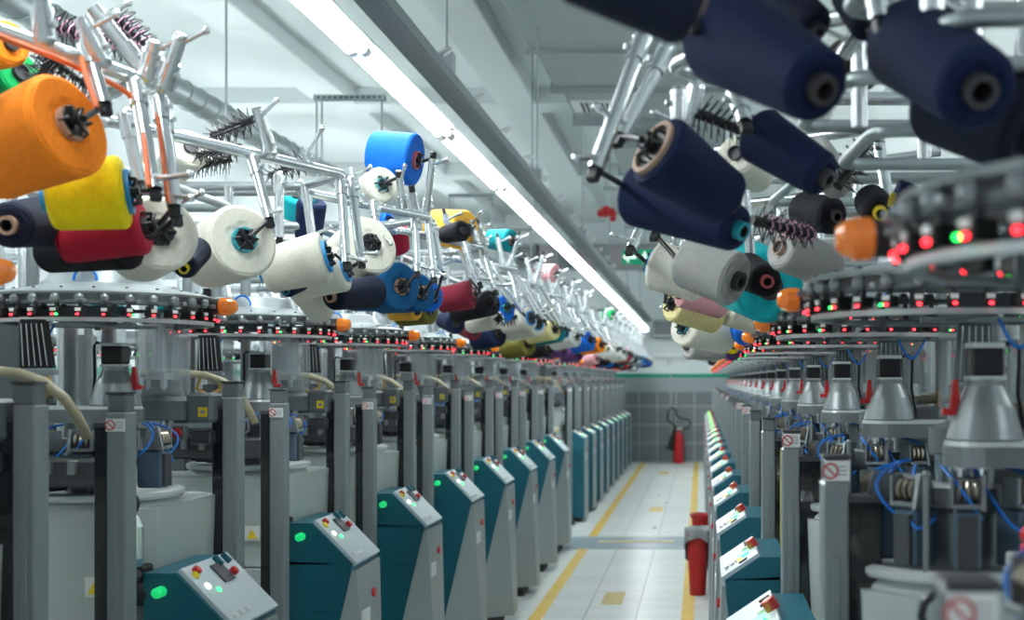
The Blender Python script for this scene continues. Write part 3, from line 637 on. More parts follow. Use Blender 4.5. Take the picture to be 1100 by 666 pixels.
hoseL = [(-.22, -.40, 1.52), (-.10, -.44, 1.525), (.0, -.45, 1.515), (.06, -.45, 1.495), (.11, -.45, 1.455), (.14, -.45, 1.41), (.16, -.44, 1.36)]
hoseR = [(-.40, .16, 1.475), (-.20, .14, 1.48), (-.10, .13, 1.475), (-.04, .13, 1.46), (-.02, .14, 1.42), (-.02, .16, 1.36)]
CL = dict(dz=0, cone=(.035, -.02), tube=(.05, .25), gear=(.17, .25), estop=(-.32, -.24), rack=-.25, bary=-.33, hose=hoseL, green=.15, beacon=.02, posts=[(-.45, True), (.28, False)], lever=1,
          box=(-.24, .11), bx=(.284, .42), boxtype='tapered', bz=(1.015, .875))
CLB = dict(CL, boxtype='square', bz=(.955, .885), bx=(.26, .37), box=(-.24, .2))
CR = dict(CL,  dz=-.035, pw=(.046, .075), bw=.058, cone=(-.01, -.2), tube=(-.07, .15), gear=(-.16, .02), estop=(-.03, -.42), rack=.12, bary=-.05, hose=hoseR, green=.5, beacon=.2, posts=[(-.13, True)], lever=1,
          box=(.41, .88), boxtype='tapered', bz=(.955, .885), bx=(.30, .405), by=.0)
CRY = dict(CR, yarns=True, posts=[(-.13, False)])

protos = {}
protos['LA'] = make_machine(1, CL, True); protos['LAf'] = make_machine(1, CL, False); protos['LB'] = make_machine(1, CLB, False)
protos['RA'] = make_machine(-1, CR, True); protos['R0'] = make_machine(-1, dict(CR, zt=1.275), True); protos['RY'] = make_machine(-1, CRY, True); protos['RAf'] = make_machine(-1, CR, False); protos['RYf'] = make_machine(-1, CRY, False)
KM = kids_map(); used = set()
def place(key, loc, label, group):
    p = protos[key]
    o = p if key not in used else copy_tree(p, KM)
    used.add(key); o.location = loc; tag(o, label, 'machine', group); return o
LX, RX = -1.60, .48
LY = [2.36 + 1.144 * j for j in range(9)] + [13.94 + 1.08 * k for k in range(9)]
RY = [1.306 + 1.144 * j for j in range(19)]
for i, y in enumerate(LY):
    place('LA' if i < 5 else ('LAf' if i < 9 else 'LB'), (LX, y, 0), 'sock knitting machine with teal control pedestal, %s in the left row' % ORD[i], 'knitting machines in the left row')
for i, y in enumerate(RY):
    yl = i in (3, 4, 7, 8, 10, 12, 13, 15)
    place('R0' if i == 0 else ('RY' if yl else 'RA') if i < 5 else ('RYf' if yl else 'RAf'), (RX, y, 0), 'sock knitting machine with teal control pedestal, %s in the right row' % ORD[i], 'knitting machines in the right row')
for i in range(9):
    place('RAf', (-3.05, 3.3 + 1.2 * i, 0), 'sock knitting machine in the row behind the left row, %s from the camera' % ORD[i], 'knitting machines behind the left row')
for i in range(7):
    place('LAf', (1.95, 2.6 + 1.2 * i, 0), 'sock knitting machine in the row behind the right row, %s from the camera' % ORD[i], 'knitting machines behind the right row')

# ------------------------------------------------------------------ yarn cones
cone_cache = {}
ADJ = dict(darknavy='dark navy', lemon='pale yellow', gold='golden yellow')
def yarn_cone(col, core, Fp, Sp, rb, rs, label, group=None, name='yarn_cone'):
    """Fp centre of the wide face, Sp centre of the narrow end"""
    Fp, Sp = Vector(Fp), Vector(Sp); L = (Sp - Fp).length
    key = (col, core, round(rb, 3), round(rs, 3), round(L, 2))
    if key not in cone_cache:
        L = key[4]; e = min(.012, L * .1); b = MB(); n = 36; ci = rb * {'blue': .60, 'cardboard': .74}.get(core, .33); co = rs * {'black': .36}.get(core, .42)
        b.lathe([(ci, .004), (max(rb * .55, ci + .002), .0), (rb - e * .9, .0), (rb - e * .3, e * .35), (rb, e), (rb * .5 + rs * .5, L * .5), (rs, L - e), (rs - e * .4, L - e * .3), (rs - e * 1.2, L), (co, L - .003)], 'y_' + col, n)
        me = b.mesh('yarn_cone')
        c = MB(); cc = 'core_' + core
        c.lathe([(0, -.001), (ci * .90, -.001), (ci * .86, -.009), (ci * 1.04, -.009), (ci * 1.02, .012), (co * .98, L - .02), (co * .98, L + .012), (co * .62, L + .012), (co * .55, L - .03), (0, L - .03)], cc, 24,
                mats=['core_black', cc, cc, cc, cc] + (['core_dark'] * 2 if core == 'cardboard' else [cc, cc]) + ['core_black', 'core_black'])
        cone_cache[key] = (me, c.mesh('core_tube'))
    me, cm = cone_cache[key]
    o = bpy.data.objects.new(name, me); COL.objects.link(o); o.matrix_world = frame(Fp, Sp - Fp)
    c = bpy.data.objects.new('core_tube', cm); COL.objects.link(c); c.parent = o
    tag(o, label, 'yarn cone', group)
    return o

# ------------------------------------------------------------------ creels
def make_holder_mesh():
    b = MB(); b.lathe([(0, -.03), (.012, -.03), (.012, -.005), (.006, .0), (.006, .05), (0, .05)], 'black', 12)
    for k in range(6):
        a = 2 * PI * k / 6; c, s = math.cos(a), math.sin(a)
        b.tube([(c * .008, s * .008, -.018), (c * .032, s * .032, -.026), (c * .036, s * .036, -.008), (c * .024, s * .024, .020)], [.004, .004, .0035, .002], 'black', 6)
    return b.mesh('cone_holder')
HOLD = make_holder_mesh()
def make_spiked():
    b = MB(); b.lathe([(0, 0), (.011, 0), (.009, .15), (0, .16)], 'black', 10); rr = random.Random(9)
    for i in range(11):
        for k in range(7):
            a = 2 * PI * (k + .4 * (i % 2)) / 7; z = .012 + i * .013; l = .042 - .0012 * i
            b.tube([(0, 0, z), (math.cos(a) * l, math.sin(a) * l, z + .012)], [.0022, .0011], 'black', 4, caps=False)
    return b.mesh('spiked_holder')
SPIKED = make_spiked()
b = MB()
for i in range(7):
    zz = .03 + i * .018; b.tube([((.014 + .003 * (k % 3)) * math.cos(k * .7), (.014 + .003 * (k % 3)) * math.sin(k * .7), zz + .002 * k) for k in range(10)], .0022, 'thread_pink', 4)
THREADS = b.mesh('leftover_yarn')

def mesh_obj(name, me, parent, mw=None):
    o = bpy.data.objects.new(name, me); COL.objects.link(o); o.parent = parent
    if mw is not None: o.matrix_local = mw
    return o
PR = .0145
class Creel:
    def __init__(s, base, label, group, side):
        s.base = Vector(base); s.side = side
        s.o = empty('yarn_creel', base); tag(s.o, label, 'yarn creel', group)
    def L(s, p): return Vector(p) - s.base
    def pipe(s, pts, r=PR, name='frame_pipe', m='galvanised'):
        pts = [s.L(p) for p in pts]
        # rounded corners
        out = [pts[0]]
        for i in range(1, len(pts) - 1):
            a, c, d = pts[i - 1], pts[i], pts[i + 1]; t = .045
            p0 = c + (a - c).normalized() * min(t, (a - c).length / 2); p1 = c + (d - c).normalized() * min(t, (d - c).length / 2)
            for k in range(5): u = k / 4; out.append(p0 * (1 - u) ** 2 + c * 2 * u * (1 - u) + p1 * u * u)
        out.append(pts[-1]); b = MB(); b.tube(out, r, m, 14); return b.build(name, s.o)
    def arm(s, p0, p1, pin=None, r=PR * .93, bracket=True):
        """pipe arm from the frame to a yarn cone, with its clamp sleeve"""
        a, c = s.L(p0), s.L(p1); d = (c - a).normalized(); b = MB(); b.tube([a, c], r, 'galvanised', 14, caps=False)
        b.tube([c - d * .004, c], r * .8, 'black', 12); ar = b.build('arm', s.o)
        b = MB(); b.tube([a - d * .004, a + d * .05], r * 1.28, 'galvanised', 14); b.ball(a, r * 1.35, 'galvanised', 12)
        sd = Vector((s.side, -.4, 0)).normalized(); b.tube([a + d * .02 + sd * r, a + d * .02 + sd * (r + .014)], .006, 'galvanised_dull', 8); b.build('clamp_sleeve', ar)
        if pin is not False:
            q = c - d * .025; v = Vector((s.side * .9, -.25, .35)) if pin is None else s.L(pin) - q
            v = v.normalized() * (.07 if pin is None else v.length); b = MB(); b.tube([q, q + v], .0055, 'galvanised', 8); b.ball(q + v, .008, 'galvanised', 8); b.tube([q - v.normalized() * .015, q + v.normalized() * .012], .010, 'galvanised', 8); b.build('pin', ar)
        if bracket:
            b = MB(); T = frame(c, d); b.box((0, 0, .006), (.020, .014, .036), 'black', T=T); b.build('bracket', ar)
        return ar
    def holder(s, arm, p, d):
        return mesh_obj('cone_holder', HOLD, arm, frame(s.L(p), d) @ Matrix.Scale(.85, 4))
    def spiked(s, p, d, threads=False, arm=None):
        o = mesh_obj('spiked_holder', SPIKED, arm or s.o, frame(s.L(p), d))
        if threads: mesh_obj('leftover_yarn', THREADS, arm or s.o, frame(s.L(p), d))
        return o

def dressed(cr, p0, p1, Fp, Sp, rb, rs, col, core, label, group, pin=None):
    """an arm with its holder, and the cone of yarn on it"""
    Fp, Sp = Vector(Fp), Vector(Sp); ar = cr.arm(p0, p1, pin); ax = (Sp - Fp).normalized(); cr.holder(ar, Fp + ax * .002, ax)
    # short spindle joining arm end and holder
    b = MB(); b.tube([cr.L(Vector(p1)), cr.L(Fp - ax * .03)], .006, 'black', 8); b.build('spindle', ar)
    yarn_cone(col, core, Fp, Sp, rb, rs, label, group)

ZB = 2.1
def frame_left(cr, y0, y1, xe=-1.05, xs=-1.30, ys=None):
    """upper bar, parallel lower rail and supports of one creel; y0 near side, y1 elbow"""
    cr.pipe([(-2.15, y0 + .03, ZB), (xs - .08, y0, ZB), (xe, y1, ZB), (xe - .2, y1 + .22, ZB), (-2.15, y1 + .22, ZB), (-2.3, (y0 + y1) / 2 + .1, ZB), (-2.15, y0 + .03, ZB)])
    cr.pipe([(-2.0, y0 + .25, ZB - .08), (xs - .12, y0 + .25, ZB - .08), (xs - .12, y1 + .12, ZB - .08), (-2.0, y1 + .12, ZB - .08)], PR * .9, 'lower_rail', 'galvanised_dull')
    cr.pipe([(-2.05, y0 + .3, 1.92), (xs - .22, y0 + .3, 1.92), (xs - .22, y1 + .1, 1.92), (-2.05, y1 + .1, 1.92)], PR * .85, 'lower_rail', 'galvanised_dull')
    for (x, y) in ((-2.12, y0 + .25), (-2.12, y1 + .12), (xs - .12, y0 + .28), (xs - .12, y1 + .10)):
        zb = 0 if x < -2.1 else 1.92
        cr.pipe([(x, y, zb), (x, y, ZB - .02)], PR * .95, 'upright', 'galvanised')
    b = MB()
    for (x, y) in ((xs - .08, y0), (xe - .2, y1 + .22), (-2.15, y1 + .22)):
        p = cr.L((x, y, ZB)); b.ball(p, PR * 1.5, 'galvanised', 12)
    b.build('pipe_joint', cr.o)

GL, GR = 'yarn cones on the left creels', 'yarn cones on the right creels'
# --- left creels, the near ones measured one by one
def creelL(i, y0, y1, xe=-1.05, xs=-1.30):
    cr = Creel((-1.7, (y0 + y1) / 2, 0), 'galvanised pipe yarn creel, %s above the left machine row' % ORD[i], 'yarn creels over the left row', 1)
    frame_left(cr, y0, y1, xe, xs); return cr
c0 = creelL(0, 1.75, 2.60, -1.12, -1.25)
dressed(c0, U(94, 50, 2.42), U(112, 113, 2.36), U(76, 133, 2.3), U(-12, 168, 2.35), .094, .083, 'orange', 'brown', 'large orange yarn cone at the far left, nearest the camera', GL, False)
dressed(c0, U(146, 92, 2.55), U(166, 204, 2.45), U(136, 206, 2.55), U(54, 213, 2.51), .072, .063, 'yellow', 'blue', 'bright yellow yarn cone with blue core rim, below the large orange cone', GL, U(204, 187, 2.4))
dressed(c0, U(171, 106, 2.62), U(187, 222, 2.55), U(156, 243, 2.70), U(66, 258, 2.68), .058, .05, 'crimson', 'black', 'crimson yarn cone partly hidden below the bright yellow one', GL, U(205, 213, 2.5))
dressed(c0, U(135, 124, 2.8), U(150, 195, 2.8), U(140, 262, 2.8), U(50, 272, 2.9), .055, .045, 'black', 'black', 'black yarn cone beneath the crimson one at far left', GL, False)
dressed(c0, U(176, 120, 2.85), U(190, 232, 2.8), U(172, 250, 2.86), U(150, 268, 3.0), .085, .078, 'cream', 'black', 'cream yarn cone right of the crimson cone', GL)
yarn_cone('darknavy', 'yellow', U(212, 268, 3.1), U(198, 288, 2.95), .034, .028, 'small black yarn cone with yellow core, left of the big cream cone', GL)
yarn_cone('darknavy', 'brown', U(62, 236, 2.75), U(8, 242, 2.5), .055, .045, 'dark navy yarn cone with its narrow end facing out at the left edge', GL)
yarn_cone('green', 'black', U(22, 78, 2.9), U(-40, 108, 3.0), .055, .048, 'bright green yarn cone above the large orange one', GL)
yarn_cone('orange', 'black', U(12, 46, 2.7), U(-60, 66, 2.8), .048, .04, 'small orange yarn cone in the top left corner', GL)
for (p, q, Y) in (((176, 92), (195, 36), 2.6), ((158, 80), (166, 44), 2.6), ((110, 62), (86, 18), 2.4), ((48, 40), (42, -20), 2.25), ((150, 70), (100, 8), 2.7)):
    ar = c0.arm(U(*p, Y), U(*q, Y - .03), None, PR, False)
c0.pipe([U(-60, 12, 2.15), U(0, 40, 2.18), U(60, 62, 2.35), U(138, 98, 2.53), U(152, 120, 2.52), U(160, 200, 2.43)], .005, 'orange_cord', 'orange_cord')
c0.pipe([U(88, 62, 2.38), U(92, 80, 2.36), U(104, 116, 2.33)], .005, 'orange_cord', 'orange_cord')
c0.pipe([U(168, 118, 2.6), U(174, 160, 2.56), U(180, 216, 2.5)], .004, 'orange_cord', 'orange_cord')
c0.spiked(U(62, 58, 2.7), U(38, 90, 2.75) - U(62, 58, 2.7)); c0.spiked(U(40, 50, 2.7), U(80, 80, 2.7) - U(40, 50, 2.7))
c0.spiked(U(45, 22, 3.0), U(95, 40, 3.0) - U(45, 22, 3.0), True); c0.spiked(U(120, 12, 3.2), U(170, 60, 3.2) - U(120, 12, 3.2), True); c0.spiked(U(110, 40, 3.1), U(160, 62, 3.0) - U(110, 40, 3.1), True)

c1 = creelL(1, 3.0, 3.82, -1.045, -1.30)
dressed(c1, U(272, 172, 3.44), U(289, 236, 3.36), U(262, 258, 3.3), U(222, 277, 3.43), .095, .084, 'cream', 'teal', 'big round cream yarn cone facing out, second from the bright yellow cone', GL, U(300, 226, 3.3))
dressed(c1, U(366, 194, 3.80), U(372, 283, 3.70), U(350, 276, 3.78), U(284, 292, 3.76), .077, .064, 'cream', 'blue', 'cream yarn cone with blue core rim seen side-on, right of the big round cream cone', GL, U(392, 280, 3.62))
dressed(c1, U(377, 196, 3.88), U(388, 280, 3.82), U(370, 288, 3.95), U(312, 303, 3.95), .07, .06, 'cream', 'blue', 'cream yarn cone tucked behind the side-on cream cone', GL, U(405, 272, 3.7))
yarn_cone('cream', 'black', U(205, 158, 3.75), U(185, 182, 3.85), .06, .05, 'cream yarn cone hanging behind the pipes left of the second creel', GL)
yarn_cone('navy', 'teal', U(335, 216, 4.4), U(331, 258, 4.45), .05, .045, 'upright navy yarn cone behind the pipes of the second creel', GL)
yarn_cone('cyan', 'black', U(318, 210, 4.6), U(312, 232, 4.65), .045, .04, 'turquoise yarn cone behind the upright navy one', GL)
yarn_cone('darknavy', 'brown', U(402, 313, 4.25), U(357, 319, 4.05), .055, .042, 'dark navy yarn cone with its narrow end facing out, left of the petrol cone', GL)
yarn_cone('cream', 'black', U(326, 306, 4.1), U(345, 334, 4.3), .055, .048, 'cream yarn cone hanging low beneath the side-on cream cones', GL)
yarn_cone('navy', 'teal', U(322, 302, 3.9), U(309, 312, 3.8), .03, .022, 'small navy yarn cone with teal core, low under the side-on cream cone', GL)
ar = c1.arm(U(290, 163, 3.5), U(276, 116, 3.45), U(297, 108, 3.4), PR, False); c1.spiked(U(272, 128, 3.5), U(236, 142, 3.55) - U(272, 128, 3.5), arm=None)
ar = c1.arm(U(328, 200, 4.0), U(336, 262, 4.0), None)
ar = c1.arm(U(300, 190, 3.9), U(300, 255, 3.9), False)
c1.spiked(U(258, 158, 3.7), U(215, 166, 3.75) - U(258, 158, 3.7)); c1.spiked(U(330, 172, 3.9), U(296, 186, 3.95) - U(330, 172, 3.9)); c1.spiked(U(250, 170, 3.8), U(216, 178, 3.8) - U(250, 170, 3.8))
c1.arm(U(335, 178, 3.7), U(325, 158, 3.68), U(346, 138, 3.6), PR * .7, False)

c2 = creelL(2, 4.15, 4.83, -1.0, -1.20)
dressed(c2, U(401, 220, 4.42), U(406, 254, 4.38), U(398, 262, 4.25), U(362, 288, 4.4), .10, .088, 'cream', 'black', 'large cream yarn cone hanging from the third left creel', GL, U(420, 262, 4.2))
dressed(c2, U(446, 233, 4.75), U(448, 292, 4.7), U(431, 308, 4.7), U(378, 312, 4.86), .09, .078, 'petrol', 'brown', 'large petrol blue yarn cone facing out at the third left creel', GL, U(463, 289, 4.6))
dressed(c2, U(460, 236, 4.83), U(466, 298, 4.8), U(452, 314, 4.95), U(408, 320, 5.1), .074, .064, 'petrol', 'brown', 'petrol blue yarn cone just behind the large petrol one', GL, U(478, 296, 4.7))
dressed(c2, U(464, 240, 5.0), U(476, 292, 5.0), U(464, 318, 5.2), U(424, 322, 5.35), .062, .055, 'blue', 'brown', 'bright blue yarn cone behind the two petrol blue cones', GL)
dressed(c2, U(458, 228, 4.85), U(465, 170, 4.80), U(447, 172, 4.86), U(401, 166, 4.88), .099, .090, 'blue', 'pink', 'bright blue yarn cone standing highest on the third left creel', GL, U(481, 171, 4.7))
dressed(c2, U(434, 224, 4.68), U(429, 190, 4.62), U(411, 198, 4.65), U(392, 208, 4.8), .064, .055, 'cream', 'teal', 'cream yarn cone just below left of the highest blue cone', GL, U(435, 178, 4.55))
c2.arm(U(447, 232, 4.78), U(443, 206, 4.75), False); c2.arm(U(410, 224, 4.6), U(400, 196, 4.9), False); c2.arm(U(384, 216, 4.4), U(378, 180, 4.4), None, PR, False)
yarn_cone('crimson', 'brown', U(422, 246, 5.3), U(426, 270, 5.35), .06, .055, 'dark crimson yarn cone behind the third left creel', GL)
yarn_cone('blue', 'black', U(418, 236, 5.2), U(388, 248, 5.3), .035, .03, 'thin blue yarn cone lying behind the pipes above the crimson one', GL)
yarn_cone('olive', 'black', U(462, 334, 5.4), U(428, 340, 5.5), .055, .045, 'olive yarn cone low behind the petrol blue cones', GL)
yarn_cone('gold', 'black', U(448, 336, 5.1), U(420, 338, 5.2), .03, .026, 'small golden yarn cone under the large petrol blue one', GL)

c3 = creelL(3, 5.22, 5.92, -.98, -1.15)
dressed(c3, U(499, 262, 5.7), U(515, 304, 5.65), U(508, 316, 5.85), U(471, 323, 5.85), .066, .058, 'burgundy', 'pink', 'burgundy yarn cone hanging from the fourth left creel', GL, U(528, 300, 5.5))
dressed(c3, U(518, 267, 5.9), U(532, 312, 5.85), U(528, 325, 6.0), U(490, 336, 6.15), .06, .05, 'black', 'black', 'black yarn cone right behind the burgundy one', GL, U(548, 306, 5.7))
dressed(c3, U(493, 262, 6.0), U(505, 300, 6.0), U(535, 343, 6.15), U(505, 350, 6.3), .045, .038, 'cream', 'black', 'small cream yarn cone beneath the black one by the burgundy cone', GL)
dressed(c3, U(521, 262, 5.9), U(513, 240, 5.85), U(500, 247, 5.75), U(465, 244, 5.85), .088, .08, 'gold', 'black', 'large golden yellow yarn cone on top of the fourth left creel', GL, U(526, 242, 5.7))
yarn_cone('black', 'black', U(497, 248, 5.45), U(478, 252, 5.55), .045, .038, 'black yarn cone in front of the large golden one', GL)
c3.arm(U(511, 258, 5.8), U(504, 236, 5.78), U(517, 228, 5.7)); c3.arm(U(486, 256, 5.5), U(478, 230, 5.5), None)
yarn_cone('burgundy', 'black', U(510, 358, 6.5), U(490, 350, 6.7), .04, .035, 'small burgundy yarn cone low behind the fourth left creel', GL)
yarn_cone('navy', 'black', U(490, 348, 6.3), U(476, 344, 6.5), .05, .04, 'dark navy yarn cone low behind the burgundy ones', GL)

# --- template for the farther left creels; cone slots relative to the elbow (xe, y1)
SL = [('hanging at the near side', (-.02, -.42, -.24), (-.13, .10, -.04), 0), ('hanging at the aisle corner', (.09, -.05, -.28), (-.17, .10, -.035), 1),
      ('hanging just behind the aisle corner', (.09, .10, -.29), (-.16, .12, -.04), 1), ('standing upright on top', (-.04, -.08, .16), (-.15, .09, .02), 2),
      ('hanging in the middle', (.03, -.24, -.26), (-.15, .10, -.04), 0), ('hanging low behind', (-.12, .05, -.36), (-.15, .12, -.03), 1)]
def template(i, y0, y1, side, cols, lab, grp, skip=()):
    """side 1: left row, -1: right row"""
    xe = -1.0 if side > 0 else -.06
    rnd = random.Random(100 + i + (50 if side < 0 else 0))
    if side > 0:
        cr = creelL(i, y0, y1, xe, -1.18)
    else: cr = creelR(i, y0, y1)
    def W(p): return Vector((xe + side * p[0], y1 + p[1], ZB + p[2]))
    for k, (desc, f, d, kind) in enumerate(SL):
        if k in skip: continue
        f = Vector((f[0] if side > 0 else f[0] - .08, f[1], f[2] if side > 0 else f[2] + .04)) + Vector((rnd.uniform(-.02, .02), rnd.uniform(-.03, .03), rnd.uniform(-.015, .015))); s_ = rnd.uniform(.85, 1.1)
        rb = rnd.uniform(.062, .080); col = cols[k % len(cols)]
        Fp = W(f); Sp = W(f + Vector(d) * s_)
        bar = W((-.02 + min(0, f.y) * .30, f.y if f.y < 0 else f.y * .2, 0))
        end = Fp + Vector((side * .035, 0, .02 if kind < 2 else .03))
        if col is None:
            ar = cr.arm(bar, end, None); cr.spiked(Fp, Sp - Fp, arm=ar); continue
        core = {'cream': 'blue', 'white': 'white', 'lemon': 'black'}.get(col, rnd.choice(['black', 'brown', 'teal']))
        dressed(cr, bar, end, Fp, Sp, rb, rb * .86, col, core, '%s yarn cone %s of the %s %s creel' % (ADJ.get(col, col), desc, ORD[i], 'left' if side > 0 else 'right'), GL if side > 0 else GR)
    for t in (-.34, -.12, .03):
        p = W((.3 * min(0, t) * 1.0 - .02, t, 0)); cr.arm(p, p + Vector((-side * .03, 0, .13 + .03 * rnd.random())), None)
    for t in (-.30, -.05):
        p = W((.3 * t - .02, t, 0)); cr.arm(p, p + Vector((side * .05, -.03, -.18)), None)
    return cr
def creelR(i, y0, y1):
    cr = Creel((.55, (y0 + y1) / 2, 0), 'galvanised pipe yarn creel, %s above the right machine row' % ORD[i], 'yarn creels over the right row', -1)
    xe = -.06
    cr.pipe([(1.0, y0 - .03, ZB), (.42, y0, ZB), (.03, y0 + .32, ZB), (xe, y1, ZB), (.2, y1 + .28, ZB), (1.0, y1 + .28, ZB), (1.1, (y0 + y1) / 2, ZB), (1.0, y0 - .03, ZB)])
    cr.pipe([(.95, y0 + .15, ZB - .09), (.25, y0 + .2, ZB - .09), (.2, y1 + .12, ZB - .09), (.95, y1 + .12, ZB - .09)], PR * .9, 'lower_rail', 'galvanised_dull')
    cr.pipe([(.95, y0 + .2, 1.93), (.3, y0 + .25, 1.93), (.28, y1 + .1, 1.93), (.95, y1 + .1, 1.93)], PR * .85, 'lower_rail', 'galvanised_dull')
    for (x, y) in ((.98, y0 + .15), (.98, y1 + .12), (.45, y1 + .13), (.27, y0 + .22)):
        cr.pipe([(x, y, 0 if x > .9 else 1.93), (x, y, ZB - .02)], PR * .95, 'upright', 'galvanised')
    return cr
LCOLS = {4: ['blue', 'cream', 'cream', 'teal', None, 'navy'], 5: ['darknavy', 'lemon', 'teal', None, None, 'olive'], 6: ['cyan', 'white', 'darknavy', 'pink', 'cream', 'black'],
         7: ['darknavy', 'blue', 'blue', None, None, 'purple'], 8: ['purple', 'orange', 'gold', None, 'blue', 'purple'], 9: ['lemon', 'white', 'cream', None, None, 'pink'],
         10: ['pink', 'white', 'cream', 'green', None, 'darknavy'], 11: ['cream', 'crimson', 'crimson', None, None, 'blue'], 12: ['white', 'cream', 'darknavy', None, 'crimson', 'black'],
         13: ['white', 'black', 'cream', None, None, 'teal'], 14: ['blue', 'cream', 'black', None, None, 'crimson'], 15: ['white', 'blue', 'cream', None, None, 'navy'], 16: ['cream', 'black', 'blue', None, None, 'white'], 17: ['cream', 'blue', 'black', None, None, 'navy']}
for i in range(4, 18):
    yl = LY[i]; template(i, yl - .55, yl + .15, 1, LCOLS[i], None, None)

# --- right creels
r0 = creelR(0, 1.30, 1.68); 
dressed(r0, U(730, -10, 1.75), U(745, 22, 1.72), U(776, 34, 1.78), U(880, 94, 1.62), .070, .048, 'navy', 'dark', 'big navy yarn cone at the top right, its narrow end facing down right', GR, False)
dressed(r0, U(935, -40, 1.7), U(945, 20, 1.68), U(975, 46, 1.72), U(1052, 97, 1.5), .062, .050, 'navy', 'dark', 'big navy yarn cone at the far top right with its hollow core showing', GR, False)
dressed(r0, U(980, 60, 1.95), U(990, 95, 1.92), U(1015, 95, 1.9), U(1110, 142, 1.8), .082, .066, 'darknavy', 'black', 'nearly black yarn cone behind the far top right navy one', GR, False)
yarn_cone('darknavy', 'brown', U(745, 2, 1.35), U(612, -42, 1.3), .048, .04, 'very near dark navy yarn cone cut off by the top edge', GR)
yarn_cone('darknavy', 'black', U(838, 0, 2.0), U(878, 32, 1.95), .040, .034, 'short dark navy yarn cone at the top, above the big navy cone', GR)
yarn_cone('darknavy', 'black', U(915, -10, 1.95), U(935, 28, 1.9), .035, .030, 'small dark navy yarn cone at the top between the two big navy ones', GR)
yarn_cone('brown', 'black', U(896, 62, 2.3), U(935, 82, 2.35), .038, .032, 'small brownish black yarn cone between the two big navy ones', GR)
r0.arm(U(1040, -60, 1.7), U(1046, 40, 1.7), None); r0.arm(U(870, -60, 2.0), U(868, 10, 2.0), None); r0.arm(U(960, -20, 2.0), U(905, 60, 2.05), None)

r1 = creelR(1, 2.0, 2.5)
dressed(r1, U(690, 42, 2.28), U(640, 182, 2.15), U(686, 206, 2.48), U(794, 247, 2.34), .066, .043, 'navy', 'teal', 'lower navy yarn cone of the pair, with teal-rimmed narrow end', GR, U(619, 170, 2.1))
dressed(r1, U(716, 54, 2.35), U(668, 146, 2.28), U(704, 160, 2.2), U(784, 216, 2.28), .066, .050, 'navy', 'cardboard', 'upper navy yarn cone of the pair, with brown cardboard core rim', GR, U(640, 115, 2.15))
dressed(r1, U(790, 100, 2.3), U(800, 132, 2.25), U(812, 143, 2.36), U(884, 189, 2.28), .052, .041, 'navy', 'dark', 'slender navy yarn cone right of the upper pair', GR, False)
r1.arm(U(730, 100, 2.45), U(728, 170, 2.45), False); r1.arm(U(748, 95, 2.5), U(735, 150, 2.5), None)
r1.spiked(U(745, 120, 2.5), U(770, 130, 2.5) - U(745, 120, 2.5)); r1.spiked(U(808, 236, 2.6), U(886, 256, 2.7) - U(808, 236, 2.6), True)
r1.spiked(U(900, 200, 2.6), U(925, 165, 2.65) - U(900, 200, 2.6))
yarn_cone('cream', 'black', U(790, 165, 3.3), U(815, 190, 3.45), .055, .048, 'cream yarn cone behind the slender navy one', GR)
yarn_cone('grey', 'black', U(870, 165, 2.9), U(905, 200, 3.0), .05, .04, 'grey yarn cone behind the narrow end of the slender navy one', GR)
yarn_cone('black', 'black', U(860, 225, 3.2), U(895, 232, 3.1), .045, .045, 'black yarn cone behind the pink-threaded spiked holder', GR)
yarn_cone('navy', 'yellow', U(960, 215, 2.7), U(990, 222, 2.7), .045, .038, 'small navy yarn cone just above the nearest orange beacon', GR)
yarn_cone('black', 'yellow', U(935, 215, 3.0), U(945, 228, 2.9), .04, .04, 'small black yarn cone left of the little navy one above the beacon', GR)

r2 = creelR(2, 3.10, 3.62)
dressed(r2, U(708, 205, 3.45), U(678, 267, 3.3), U(703, 284, 3.42), U(756, 302, 3.38), .066, .060, 'cream', 'blue', 'cream yarn cone with blue core rim below the navy pair', GR, U(659, 252, 3.2))
dressed(r2, U(722, 208, 3.35), U(704, 252, 3.2), U(736, 280, 3.12), U(793, 302, 3.05), .064, .066, 'grey', 'black', 'big grey yarn cone below the lower navy one', GR, U(690, 232, 3.15))
dressed(r2, U(770, 175, 3.5), U(780, 260, 3.6), U(793, 294, 3.75), U(826, 308, 3.5), .105, .10, 'cyan', 'black', 'large bright turquoise yarn cone on the right', GR, False)
yarn_cone('black', 'pink', U(802, 291, 3.3), U(823, 302, 3.12), .048, .040, 'black yarn cone with pink core in front of the turquoise one', GR)
yarn_cone('grey', 'brown', U(838, 266, 3.0), U(893, 288, 3.1), .052, .050, 'light grey yarn cone below the pink-threaded spiked holder', GR)
r2.arm(U(746, 190, 3.45), U(735, 240, 3.4), None)
r2.pipe([U(942, 140, 3.1), U(955, 222, 3.0)], PR, 'leaning_pipe'); r2.pipe([U(930, 174, 3.4), U(1010, 163, 3.4)], PR * .8, 'short_rail'); r2.pipe([U(800, 205, 3.3), U(808, 290, 3.3)], PR * .9, 'upright')

